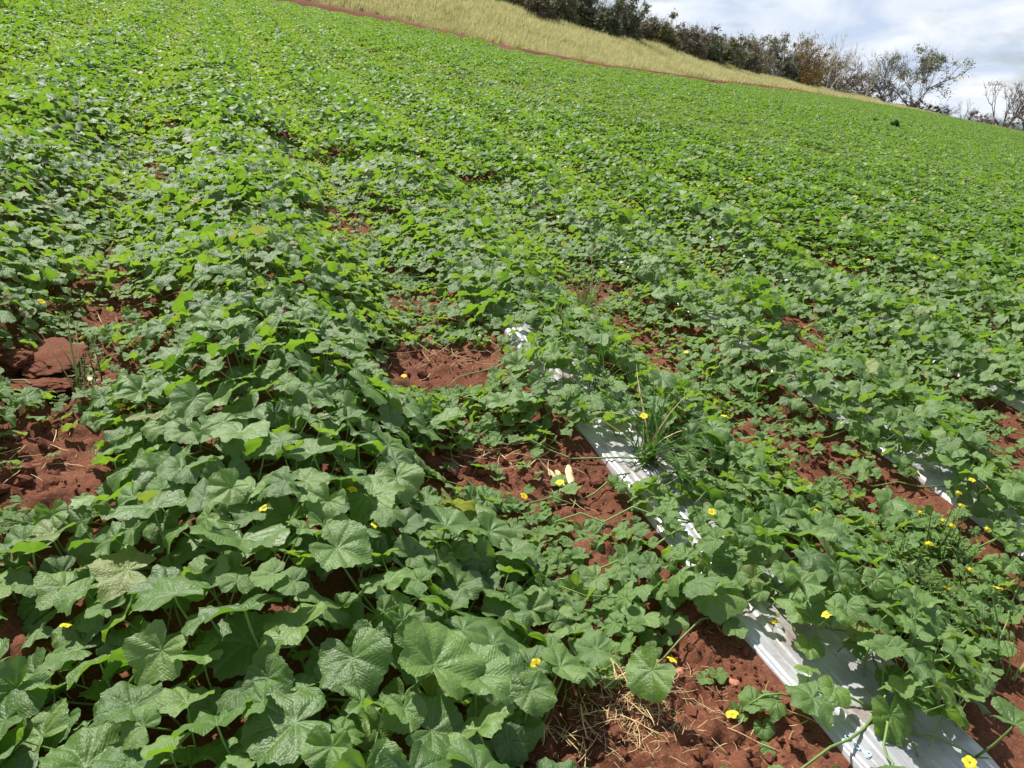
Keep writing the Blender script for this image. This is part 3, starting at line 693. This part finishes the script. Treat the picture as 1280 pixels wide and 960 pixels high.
for gi_, num, lab, a, b in REG:
    poly = GAPS[gi_][1]; xs = [q[0] for q in poly]; ys = [q[1] for q in poly]; got = 0; tries = 0
    while got < num and tries < 4000:
        tries += 1
        x, y = random.uniform(min(xs)-10, max(xs)), random.uniform(min(ys), max(ys)+6)
        if not inpoly(np.array(x), np.array(y), poly): continue
        u, v = unp(x, y)
        if abs(u-rowc(int(rowk(u)))) < .25: continue
        clod(u, v, random.uniform(a, b)*random.uniform(.7, 1), lab, lab.replace('red clod', 'red clods', 1), random.uniform(.7, 1)); got += 1

# ------------------------------------------------------------------ straw
def straw_mesh(seed):
    g = random.Random(seed); mb = MB(); n_ = 5; a = g.uniform(-.22, .22); pts = [(i/n_-.5, a*(i/n_-.5)**2+(.25*max(0, i/n_-.6) if seed % 3 == 0 else 0), .02*math.sin(i*2+seed)+.02) for i in range(n_+1)]
    mb.tube(pts, [.011, .012, .012, .011, .010, .008], 5); return mb.mesh('straw', [M_straw])
SM = [straw_mesh(s) for s in range(9)]
def straw_T(u, v, l_, yaw, lift=.008, thick=1.):
    return MF@Matrix.Translation((u, v, float(gh(u, v))+lift))@Euler((0, random.gauss(0, .07), yaw)).to_matrix().to_4x4()@Matrix.Diagonal((l_, l_*1.15*thick if l_ < .12 else l_*.75*thick, l_*.8, 1))
def straw_at(x1, y1, x2, y2, label, group=None, thick=1.):
    u1, v1 = unp(x1, y1, .02); u2, v2 = unp(x2, y2, .02); l_ = math.hypot(u1-u2, v1-v2)
    T = straw_T((u1+u2)/2, (v1+v2)/2, l_, math.atan2(v2-v1, u2-u1), .014, thick)
    tag(mesh_obj('straw_stalk', SM[random.choice([1, 2, 4, 5])], None, T), label, 'straw', group)
straw_at(904, 914, 974, 952, 'long straight straw stalk lying across the soil at bottom, nearest the silver strip')
straw_at(974, 952, 980, 934, 'short straw stub bent up from the end of the long stalk')
straw_at(795, 880, 852, 878, 'thin straw stalk lying level above the bottom straw heap')
straw_at(722, 888, 729, 935, 'thick pale straw on the left side of the bottom straw heap', None, 1.4)
straw_at(690, 915, 735, 958, 'curved pale straw at the lower left of the bottom straw heap')
straw_at(750, 943, 775, 962, 'short pale straw at the very bottom edge of the soil')
straw_at(955, 905, 1018, 928, 'crooked brown twig reaching from the small seedling to the silver strip')
straw_at(770, 905, 825, 928, 'brown straw at the right of the bottom straw heap')
straw_at(835, 835, 872, 838, 'pale runner stalk beside the reddish stone')
straw_at(870, 770, 893, 812, 'looping dry root hanging down the soil above the reddish stone')
straw_at(0, 652, 36, 648, 'long pale straw on the soil at the left edge')
straw_at(590, 582, 610, 570, 'pale straw left of the maize husks')
straw_at(655, 590, 694, 561, 'longest pale straw above the maize husks')
straw_at(640, 575, 690, 583, 'level pale straw above the maize husks')
straw_at(180, 377, 192, 370, 'pale broken stalk in the upper left bare patch', None, 1.6)
lab = ['loose straw in the heap on the soil at the bottom', 'loose straw in the furrow around the maize husks', 'loose straw on the mid field bare patch', 'loose straw on bare soil at far left']
for cx, cy, rx, ry, num, lb, l0, l1 in ((770, 880, 52, 30, 46, 0, .03, .11), (745, 915, 70, 40, 46, 0, .03, .11), (900, 930, 60, 30, 14, 0, .03, .07), (640, 580, 95, 26, 38, 1, .04, .13), (700, 655, 60, 22, 14, 1, .04, .11), (555, 456, 62, 22, 36, 2, .05, .16), (60, 585, 55, 28, 14, 3, .04, .12), (130, 425, 70, 40, 20, 3, .05, .15)):
    for _ in range(num):
        x = random.gauss(cx, rx*.55); y = min(max(random.gauss(cy, ry*.55), 0), 990); u, v = unp(x, y)
        if abs(u-C1) < .24 or gap_p(x, y) < .3: continue
        l_ = random.uniform(l0, l1); o = mesh_obj('straw_stalk', random.choice(SM), None, straw_T(u, v, l_, random.uniform(0, PI), random.uniform(.006, .022)))
        tag(o, lab[lb], 'straw', lab[lb].replace('straw', 'straws', 1))
n_ = 14000; ph = rng.uniform(math.radians(-40), math.radians(60), n_); rr = np.sqrt(rng.uniform(.7, 8**2, n_)); U = rr*np.sin(ph); V = rr*np.cos(ph); px, py = proj(U, V, 0)
kp = (np.abs(U-rowc(rowk(U))) > .24) & (py < 1050) & (px > -100) & (px < 1400) & ((gap_p(px, py) > .3) & (fbm(U*2, V*2, 3, 61) > -.25) | (rng.random(n_) < .12))
U, V = U[kp], V[kp]; l_ = rng.uniform(.012, .05, len(U))
ex = rng.normal(0, 1, (420, 2)); xu, xv = [], []
for a, b in ex:
    u, v = unp(min(max(780+a*55, 680), 900), min(900+b*32, 985)); xu.append(u); xv.append(v)
U = np.concatenate([U, xu]); V = np.concatenate([V, xv]); l_ = np.concatenate([l_, rng.uniform(.012, .05, 420)])
stuff('straw_litter', 'fine broken straw scattered over the red soil', SM, np.stack([U, V, gh(U, V)+.006], -1), np.stack([rng.normal(0, .1, len(U)), rng.normal(0, .2, len(U)), rng.uniform(0, PI, len(U))], -1), np.stack([l_, l_*1.4, l_*.9], -1), rng.integers(0, 9, len(U)))
def husk(x, y, l_, w_, yaw, label):
    mb = MB(); V = []; Fc = []
    for i in range(7):
        t = i/6; ww = w_*math.sin(PI*(.12+.8*t))**.7
        for s in range(5): a = (s-2)/2; V.append((l_*(t-.5), a*ww, .010*(1-a*a)+.004*math.sin(9*t+s)))
    Fc = [(i*5+s, i*5+s+1, i*5+s+6, i*5+s+5) for i in range(6) for s in range(4)]
    mb.add(V, Fc, 0); mb.tube([(-l_*.5, 0, .004), (-l_*.62, .004, .002), (-l_*.72, .0, 0)], [.004, .005, .003], 6)
    u, v = unp(x, y, .02); T = MF@Matrix.Translation((u, v, float(gh(u, v))+.012))@Euler((.1, -.15, yaw)).to_matrix().to_4x4()
    tag(mesh_obj('maize_husk', mb.mesh('husk', [M_husk]), None, T), label, 'maize husk', 'dry maize husks on the furrow')
husk(693, 594, .10, .012, 2.0, 'pale dry maize husk, left of the trio on the red furrow'); husk(700, 596, .06, .008, 1.9, 'smallest pale husk, between the two larger ones on the furrow')
husk(711, 598, .10, .017, 1.3, 'widest pale dry maize husk, right of the trio on the furrow'); husk(112, 475, .11, .013, 2.1, 'pale dry husk beside the dry grass tuft at left')
husk(598, 432, .05, .012, 1.4, 'pale stub of stalk at the silver film end in the middle of the field')

# ------------------------------------------------------------------ weeds
def blades(n, hgt, spread, w_, seed, mts, dry=0.):
    g = random.Random(seed); mb = MB()
    for i in range(n):
        a = g.uniform(0, 2*PI); L_ = hgt*g.uniform(.5, 1.15); b = g.uniform(.2, 1)*spread; x0, y0 = g.gauss(0, .018), g.gauss(0, .018); V = []; m_ = 6; tw_ = g.uniform(-.5, .5)
        for q in range(m_+1):
            t = q/m_; r_ = b*L_*t**1.5*1.1; z = L_*(t-.5*b*t**2.2)*.95; ww = w_*(1-t**1.8)*.5+.0004; sa, ca = math.sin(a+tw_*t), math.cos(a+tw_*t)
            V += [(x0+r_*ca-ww*sa, y0+r_*sa+ww*ca, z), (x0+r_*ca, y0+r_*sa, z-ww*.35), (x0+r_*ca+ww*sa, y0+r_*sa-ww*ca, z)]
        mb.add(V, [(3*q+s, 3*q+s+1, 3*q+s+4, 3*q+s+3) for q in range(m_) for s in range(2)], 1 if g.random() < dry else 0)
    return mb.mesh('blades', mts)
def weed(name, x, y, me, label, cat='grass weed', scale=1., group=None):
    u, v = unp(x, y, float(bed(unp(x, y)[0]))); T = MF@Matrix.Translation((u, v, float(gh(u, v))))@Matrix.Rotation(random.uniform(0, 6), 4, 'Z')@Matrix.Scale(scale, 4)
    o = mesh_obj(name, me, None, T); tag(o, label, cat, group); return o
GM = [M_grass, M_straw]
weed('grass_tuft', 806, 582, blades(46, .40, .9, .007, 1, GM, .1), 'green grass tuft with long blades arching over the grey bare film')
weed('grass_tuft', 806, 548, blades(34, .26, .9, .006, 2, GM, .05), 'green grass tuft just behind the tuft arching over the grey film')
weed('grass_tuft', 826, 556, blades(30, .26, .8, .006, 3, GM, .05), 'low green grass tuft among melon leaves right of the grey film')
weed('grass_tuft', 722, 418, blades(40, .42, .6, .008, 4, GM, .2), 'upright pale grass tuft behind the film end in mid field')
weed('grass_tuft', 690, 425, blades(30, .34, .7, .007, 5, GM, .2), 'smaller grass tuft left of the upright one in mid field')
weed('grass_tuft', 748, 492, blades(20, .34, .9, .007, 6, GM, .1), 'curved blade grass tuft between film end and the bare grey film')
weed('grass_tuft', 102, 502, blades(16, .34, .6, .005, 7, GM, .8), 'dry thin grass tuft on the left bare patch')
weed('grass_tuft', 1262, 855, blades(9, .34, .9, .009, 8, GM, .2), 'few arching grass blades at the right edge by the bare soil')
weed('grass_tuft', 935, 515, blades(12, .3, .8, .006, 9, GM, .2), 'thin grass tuft by the bare furrow right of centre')
def leafy_weed(seed, h_, n, tall=False, flowers_=0):
    """upright weed: stems, small lobed leaflets, yellow flower heads"""
    g = random.Random(seed); st = MB(); lf = MB(); fl = MB()
    for i in range(n):
        a = g.uniform(0, 6.28); lean = g.uniform(.03, .25 if tall else .75); hh = h_*g.uniform(.6, 1); x0, y0 = g.gauss(0, .03), g.gauss(0, .03)
        pt = lambda t: np.array([x0+hh*lean*t**1.3*math.cos(a), y0+hh*lean*t**1.3*math.sin(a), hh*t])
        st.tube([pt(t) for t in (0, .3, .6, 1)], [.003, .0026, .002, .001], 4)
        for q in range(int(7+hh*(26 if not tall else 14))):
            t = g.uniform(.08, 1 if not tall else .75); c = pt(t); b = g.uniform(0, 6.28); ll = g.uniform(.02, .05)*(1.2-.6*t); ww = ll*.17
            d = np.array([math.cos(b), math.sin(b), g.uniform(-.2, .7)]); d /= np.linalg.norm(d); s_ = np.array([-math.sin(b), math.cos(b), 0])
            lf.add([c, c+d*ll*.5+s_*ww, c+d*ll, c+d*ll*.5-s_*ww], [(0, 1, 2, 3)])
        if i < flowers_:
            c = pt(1.)
            for q in range(6):
                b = q*PI/3; d = np.array([math.cos(b), math.sin(b), .25]); s_ = np.array([-math.sin(b), math.cos(b), 0]); fl.add([c, c+d*.008+s_*.004, c+d*.014, c+d*.008-s_*.004], [(0, 1, 2, 3)])
            fl.tube([c+[0, 0, -.008], c+[0, 0, .006]], [.004, .006], 6)
    return st, lf, fl
def place_weed(x, y, seed, h_, n, tall, flo, label, name='flowering_weed'):
    st, lf, fl = leafy_weed(seed, h_, n, tall, flo); u, v = unp(x, y, .03); T = MF@Matrix.Translation((u, v, float(gh(u, v))-.01)); p = empty(name, T); tag(p, label, 'weed', 'leafy weeds among the melons')
    mesh_obj('stem', st.mesh('stem', [M_weed]), p); tag(mesh_obj('leaflets', lf.mesh('leaflets', [M_weed]), p), kind='stuff')
    if fl.n: mesh_obj('flower_head', fl.mesh('flower_head', [M_petal]), p)
place_weed(1178, 695, 1, .27, 9, True, 4, 'tall thin stemmed weed topped with yellow flowers at right before the white film')
place_weed(1120, 712, 2, .15, 14, False, 2, 'bushy feathery weed with yellow flowers beside the tall weed')
place_weed(1152, 742, 3, .13, 16, False, 0, 'low feathery yellow green weed below the tall flowering weed')
place_weed(1205, 738, 4, .12, 12, False, 1, 'low feathery weed right of and below the tall weed')
place_weed(1150, 664, 5, .12, 9, False, 2, 'small weed with yellow buds behind the tall weed, left of the white film')
place_weed(1175, 770, 6, .12, 12, False, 0, 'lowest of the feathery weeds under the tall weed')
place_weed(1140, 790, 9, .10, 10, False, 0, 'feathery weed half hidden by broad melon leaves at lower right')
place_weed(800, 600, 7, .14, 16, False, 0, 'bushy light green weed at the right rim of the grey bare film')
place_weed(850, 560, 8, .15, 14, False, 0, 'bushy light green weed farther right of the grey bare film')
place_weed(120, 480, 10, .18, 5, True, 0, 'thin dry stemmed weed beside the pale husk at left')
def tiny_weed(x, y, s_, label):
    u, v = unp(x, y); mb = MB(); g = random.Random(x)
    mb.tube([(0, 0, 0), (.02, 0, s_*.6), (0, .02, s_)], [.03, .02, .01], 5)
    for i in range(160):
        d = np.array([g.gauss(0, .16), g.gauss(0, .16), g.uniform(.2, 1)])*s_; q = np.array([[g.gauss(0, .07) for _ in range(3)] for _ in range(3)]); mb.add(d+q*s_*1.4, [(0, 1, 2)])
    o = mesh_obj('dark_weed', mb.mesh('dark_weed', [M_dark]), None, Matrix.Translation(Vector(world(u, v, 0)))); tag(o, label, 'weed', 'dark weeds in the far field')
M_dark = simple('dark_leaf', (.035, .062, .028), .6, .3, .3, 5, 0, .25)
tiny_weed(1117, 167, .5, 'dark bushy weed rising above the crop in the far field, the larger'); tiny_weed(1092, 158, .32, 'small dark weed left of the larger dark weed in the far field')

# ------------------------------------------------------------------ dry grass beyond the field
def dry_material():
    m, t = mat('dry_grass'); oi = t.nodes.new('ShaderNodeObjectInfo'); at = mk(t, 'ShaderNodeAttribute', attribute_name='var'); s3 = t.nodes.new('ShaderNodeSeparateXYZ'); lk(t, at.outputs['Vector'], s3.inputs[0])
    f = mth(t, 'ADD', mth(t, 'MULTIPLY', oi.outputs['Random'], .55), mth(t, 'MULTIPLY', s3.outputs[0], .45))
    col = ramp(t, f, [(0, (.26, .29, .09)), (.35, (.45, .45, .19)), (.7, (.64, .59, .31)), (1, (.56, .46, .25))])
    d = mk(t, 'ShaderNodeBsdfPrincipled', i_Roughness=.75); lk(t, col, d.inputs['Base Color']); d.inputs['Specular IOR Level'].default_value = .2
    tr = t.nodes.new('ShaderNodeBsdfTranslucent'); lk(t, col, tr.inputs[0]); ms = t.nodes.new('ShaderNodeMixShader'); ms.inputs[0].default_value = .35
    lk(t, d.outputs[0], ms.inputs[1]); lk(t, tr.outputs[0], ms.inputs[2]); out = t.nodes.new('ShaderNodeOutputMaterial'); lk(t, ms.outputs[0], out.inputs[0]); return m
M_dry = dry_material()
def tuft(seed):
    g = random.Random(seed); mb = MB()
    for i in range(26):
        a = g.uniform(0, 6.28); L_ = g.uniform(.25, .62); b = g.uniform(.1, .6); x0, y0 = g.gauss(0, .14), g.gauss(0, .14); w_ = g.uniform(.010, .022); V = []
        for q in range(4):
            t = q/3; r_ = b*L_*t**1.6; ww = w_*(1-t*.85); V += [(x0+r_*math.cos(a)-ww*math.sin(a), y0+r_*math.sin(a)+ww*math.cos(a), L_*t*(1-.3*b*t)), (x0+r_*math.cos(a)+ww*math.sin(a), y0+r_*math.sin(a)-ww*math.cos(a), L_*t*(1-.3*b*t))]
        mb.add(V, [(2*q, 2*q+1, 2*q+3, 2*q+2) for q in range(3)], 0, None, (g.random(), 0, 0))
    return mb.mesh('tuft', [M_dry])
ph = []; rq = []
while len(ph) < 30000:
    p_ = rng.uniform(math.radians(-12), math.radians(60), 20000); a = rng.random(20000)**.8; re = edge_r(p_); rt = np.interp(p_, tphi, tr_)
    r_ = re+.75+.0003*re*re+(rt-re+1.5)*a; kp = rng.random(20000) < (rt-re)*r_/1800; ph += list(p_[kp]); rq += list(r_[kp])
ph = np.array(ph); rq = np.array(rq); U = rq*np.sin(ph); V = rq*np.cos(ph); s_ = rng.uniform(.75, 1.25, len(U))*np.where(ph > math.radians(45), .7, 1)*(1+.25*fbm(U*.3, V*.3, 3, 71))
stuff('dry_grass', 'tall straw coloured dry grass between the melon field and the scrub', [tuft(s) for s in range(10)], np.stack([U, V, gh(U, V, False)-.02], -1),
      np.stack([rng.normal(0, .1, len(U)), rng.normal(0, .1, len(U)), rng.uniform(0, 6, len(U))], -1), np.stack([s_, s_, s_], -1), rng.integers(0, 10, len(U)))
print('dry tufts', len(U))

# ------------------------------------------------------------------ trees and scrub
M_bark = simple('grey_bark', (.17, .145, .125), .85, .2, .3, 6); M_pale = simple('pale_bark', (.55, .52, .47), .8, .2, .15, 6)
def crown_mat(name, cols):
    m, t = mat(name); at = mk(t, 'ShaderNodeAttribute', attribute_name='var'); s3 = t.nodes.new('ShaderNodeSeparateXYZ'); lk(t, at.outputs['Vector'], s3.inputs[0])
    col = ramp(t, s3.outputs[0], [(i/(len(cols)-1), tuple(2.3*x for x in c)) for i, c in enumerate(cols)])
    d = mk(t, 'ShaderNodeBsdfPrincipled', i_Roughness=.65); lk(t, col, d.inputs['Base Color']); tr = t.nodes.new('ShaderNodeBsdfTranslucent'); lk(t, col, tr.inputs[0])
    ms = t.nodes.new('ShaderNodeMixShader'); ms.inputs[0].default_value = .3; lk(t, d.outputs[0], ms.inputs[1]); lk(t, tr.outputs[0], ms.inputs[2])
    out = t.nodes.new('ShaderNodeOutputMaterial'); lk(t, ms.outputs[0], out.inputs[0]); return m
M_c = {'olive': crown_mat('olive_scrub_leaf', [(.045, .050, .022), (.085, .085, .035), (.12, .10, .055)]),
       'dark': crown_mat('dark_scrub_leaf', [(.028, .038, .020), (.05, .062, .030), (.08, .075, .045)]),
       'brown': crown_mat('brown_scrub_leaf', [(.055, .050, .034), (.085, .075, .048), (.125, .11, .072)]),
       'rust': crown_mat('rust_leaf', [(.095, .062, .022), (.17, .108, .035), (.14, .11, .05)]),
       'grey': crown_mat('grey_green_leaf', [(.06, .065, .045), (.10, .105, .07), (.15, .145, .10)])}
def tree(name, x, y, hpx, wpx, kind, label, leaves=1500, back=2.5, bark=None, lean=0., limbs=5, low=.12, cat='tree', twig=60, depth=4, trunk=None, lsize=.11, dome=.5, off=0):
    """x, y: foot in the photograph; hpx, wpx: height and width there; grown as a branching skeleton with a loose crown"""
    g = random.Random(int(x*13+y)); ph_, sl_ = raz(x, y); rt = float(np.interp(ph_, tphi, tr_))+back; U_, V_ = rt*math.sin(ph_), rt*math.cos(ph_)
    w_ = float(gh(U_, V_, False)); base = world(U_, V_, w_); dist = np.linalg.norm(base-CAM); Hm = hpx*(.88 if name == 'scrub_tree' else 1)/F*dist*1.03+.2; Wm = wpx/F*dist
    p = empty(name, Matrix.Translation(Vector(base))); tag(p, label, cat, 'trees and scrub along the far edge of the dry grass')
    wood = MB(); tips = []
    def br(P, d, l_, r0, dep):
        n_ = 4; pts = [P]; q = P.copy()
        for i in range(n_):
            d = nrm(d+np.array([g.gauss(0, .16), g.gauss(0, .16), g.gauss(.03, .10)])); q = q+d*l_/n_; pts.append(q)
        wood.tube(pts, np.linspace(r0, r0*.62, n_+1), 6 if dep < 2 else 4 if dep < 3 else 3)
        if dep >= depth: tips.append((q, d)); return
        for c in range(g.choice([2, 3, 3])):
            a = g.uniform(0, 6.28); sp = g.uniform(.35, .85); side = np.array([math.cos(a)*Wm/Hm, math.sin(a)*Wm/Hm, .12]); nd = nrm(d+side*sp*1.1)
            br(pts[g.choice([2, 3, 4]) if c else 4], nd, l_*g.uniform(.62, .86), r0*.60, dep+1)
        if dep >= 1: tips.append((q, d))
    r0 = Hm*.018*(trunk or 1)
    for i in range(limbs):
        a = 2*PI*i/limbs+g.uniform(-.4, .4); s = (.15+.55*(Wm/Hm))*(1 if limbs > 1 else .1)
        br(np.array([math.cos(a)*.08*limbs*.2, math.sin(a)*.08*limbs*.2, -.2]), nrm(np.array([math.cos(a)*s+lean, math.sin(a)*s, 1.])), Hm*.34, r0*g.uniform(.7, 1.1), 1)
    # fine twigs
    for q, d in tips:
        for _ in range(max(1, twig//12)):
            e_ = nrm(d+np.array([g.gauss(0, .6), g.gauss(0, .6), g.gauss(.1, .5)])); l_ = Hm*g.uniform(.05, .14); wood.tube([q, q+e_*l_*.5+np.array([0, 0, g.gauss(0, .02)]), q+e_*l_], [r0*.13, r0*.09, r0*.05], 3)
    V_all = np.concatenate(wood.V); zt = np.percentile(V_all[:, 2], 99.5); xs = np.percentile(np.abs(V_all[:, :2]-V_all[:, :2].mean(0)), 98)
    sc = np.array([min(1.6, Wm*.5/xs), min(1.6, Wm*.5/xs), Hm/zt])
    wood.V = [v*sc for v in wood.V]; tips = [(q*sc, d) for q, d in tips]
    mesh_obj('trunk', wood.mesh('trunk', [bark or M_bark]), p)
    if leaves:
        cr_ = MB(); V = []; A = []; Fc = []; n_ = 0
        ends = [q for q, d in tips if q[2] > low*Hm]
        # clumps of its own along the lower body too, so that scrub reads full to the ground
        cl = [(ends[g.randrange(len(ends))], g.uniform(.5, 1.3)) for _ in range(max(6, leaves//40))]
        for c, cs in cl:
            tone = g.random(); cc = c*[1, 1, 1]; 
            if g.random() < dome: dv = nrm(np.array([g.gauss(0, 1), g.gauss(0, 1), abs(g.gauss(0, 1))])); q_ = g.random()**.33; cc = dv*q_*np.array([Wm*.40, Wm*.40, Hm*.76*g.uniform(.75, 1.15)])+[0, 0, Hm*.05]
            for _ in range(leaves//len(cl)):
                o_ = np.array([g.gauss(0, 1), g.gauss(0, 1), g.gauss(0, .75)])*Hm*.045*cs; b_ = cc+o_; s1 = nrm(rng.normal(0, 1, 3)); s2 = nrm(np.cross(s1, rng.normal(0, 1, 3))); ls = lsize*g.uniform(.6, 1.3)
                V += [b_-s1*ls, b_+s2*ls*.45, b_+s1*ls, b_-s2*ls*.45]; A += [(min(1, max(0, tone*.75+g.random()*.25)), 0, 0)]*4; Fc.append((n_, n_+1, n_+2, n_+3)); n_ += 4
        me = new_mesh('crown', V, Fc, [M_c[kind]], None, None, False, A); tag(mesh_obj('crown', me, p), kind='stuff')
    return p
TR = [ # x, foot y, height, width, kind, label, leaves
 (560,-14,50,60,'dark','dark scrub tree out above the top edge, first of the hedge',1800),
 (600,0,46,60,'brown','brown scrub tree where the hedge enters at the top edge',2000), (640,10,44,56,'olive','olive scrub bush at the top edge above the dry grass',2000),
 (675,20,46,50,'brown','brown leafless looking scrub bush left of the dark tree pair',2000), (705,28,50,44,'olive','olive bush left of the very dark bush at the top',2000),
 (735,35,58,38,'dark','very dark bush at the top edge where the sky begins',2600), (762,43,40,36,'dark','dark scrub bush just right of the sky corner',1700),
 (785,49,58,42,'dark','thin topped dark scrub tree poking up against the sky',1500), (815,56,42,40,'brown','brown rounded scrub bush below the two open crowned trees',1900),
 (835,60,46,40,'olive','olive scrub bush left of the pointed brown one',1900), (865,68,42,44,'brown','brown scrub bush with feathery top in mid hedge',2000),
 (890,76,48,36,'dark','dark bush with a spiky top in mid hedge',1900), (915,82,40,40,'olive','olive low bush right of the spiky topped bush',1900),
 (935,86,46,40,'brown','brown green scrub left of the tall tree by the rust bush',1900), (968,95,54,56,'grey','tallest open crowned tree in the hedge, left of the rust bush',1900),
 (985,98,34,40,'dark','dark low bush under the tall open crowned tree',1700)]
for i, (x, y, h_, w_, kd, lb, lv) in enumerate(TR):
    tree('scrub_tree', x, y+2, h_, w_, kd, lb, int(lv*2.3), back=1.5+(i % 3)*1.6, limbs=6, twig=24, lsize=.125, dome=.8 if i != 14 else .35, low=.05, cat='tree' if i in (0, 1, 5, 7, 14) else 'shrub')
for i, x in enumerate(range(590, 1060, 27)):      # second line of scrub behind
    y = float(np.interp(x, [q[0] for q in TOP], [q[1] for q in TOP])); g_ = ['brown', 'olive', 'dark'][i % 3]
    tree('scrub_bush', x, y+2, 30+(i*7 % 15), 46, g_, '%s scrub bush in the back line of the hedge, %s from the left' % (g_, order(i+1)), 2600, back=8+i % 3, limbs=6, dome=.8, low=.03, cat='shrub', twig=40)
tree('rust_bush', 1006, 101, 50, 52, 'rust', 'rounded rust brown bush standing out of the hedge', 9000, back=1, limbs=7, dome=.85, low=.03, cat='shrub')
tree('scrub_bush', 1048, 112, 34, 56, 'brown', 'low brown bush behind the white leaning trunk', 2600, back=3, limbs=6, dome=.8, low=.03, cat='shrub')
tree('scrub_bush', 1078, 121, 26, 50, 'brown', 'low greyish brown bush behind the pale post like trunk', 1800, back=5, limbs=6, dome=.8, low=.03, cat='shrub')
tree('bare_tree', 1034, 112, 58, 46, 'grey', 'leafless tree with a leaning white trunk right of the rust bush', 0, back=.5, bark=M_pale, lean=.45, limbs=2, twig=60, trunk=.7, cat='bare tree')
tree('bare_tree', 1080, 124, 42, 38, 'brown', 'short white trunk with a tuft of dead brown foliage at its fork', 120, back=.2, bark=M_pale, lean=.08, limbs=1, twig=70, trunk=1.3, cat='bare tree', dome=0)
tree('bare_tree', 1108, 130, 50, 60, 'grey', 'leafless grey tree with many fine twigs left of the leaning leafy tree', 0, back=2, limbs=4, trunk=.6, twig=70, cat='bare tree')
tree('leaning_tree', 1138, 140, 58, 84, 'grey', 'wide tree with dark spreading limbs and sparse grey green leaves against the sky', 4200, back=1, limbs=4, lean=.22, twig=60, trunk=.75, low=.3, dome=.15, lsize=.16)
tree('scrub_bush', 1098, 131, 20, 60, 'brown', 'low bare brown scrub at the foot of the leafless grey tree', 1300, back=3, limbs=7, dome=.7, low=.02, cat='shrub')
tree('scrub_bush', 1140, 142, 12, 50, 'dark', 'low dark scrub under the wide leaning tree', 1500, back=.5, limbs=7, dome=.8, low=.0, cat='shrub')
tree('scrub_bush', 1172, 147, 13, 36, 'olive', 'small round olive bush right of the foot of the wide leaning tree', 1200, back=.5, limbs=7, dome=.8, low=.0, cat='shrub')
tree('sapling', 1252, 168, 54, 46, 'grey', 'thin bare sapling with few leaves at the right edge of the skyline', 150, back=1, limbs=4, twig=60, cat='sapling', dome=0, lsize=.14)
tree('sapling', 1284, 174, 48, 50, 'grey', 'bare many stemmed sapling cut by the right edge of the picture', 60, back=1, limbs=6, twig=110, cat='sapling', dome=0)
tree('sapling', 1202, 155, 22, 14, 'grey', 'tiny bare sapling right of the wide leaning tree', 10, back=1, limbs=2, twig=30, cat='sapling', dome=0)
for i, (x, y, h_, w_) in enumerate([(1212, 157, 14, 26), (1230, 161, 13, 34), (1262, 169, 16, 44), (1290, 176, 15, 44), (1320, 184, 20, 50)]):
    tree('scrub_bush', x, y, h_, w_, 'brown', ['low brown scrub right of the tiny bare sapling', 'low brown scrub left of the thin bare sapling', 'low brown scrub under the thin bare sapling', 'low brown scrub at the foot of the right edge sapling', 'low brown scrub beyond the right edge of the picture'][i], 900, back=1, limbs=7, dome=.8, low=0, cat='shrub')
ks = sorted(set(plants)|midkeys)
for kk in (1, 3): print(kk, sorted(q[1] for q in plants if q[0] == kk), sorted(q[1] for q in midkeys if q[0] == kk))
print('objects', len(bpy.data.objects), 'tris', sum(sum(len(p.vertices)-2 for p in m.polygons) for m in bpy.data.meshes))
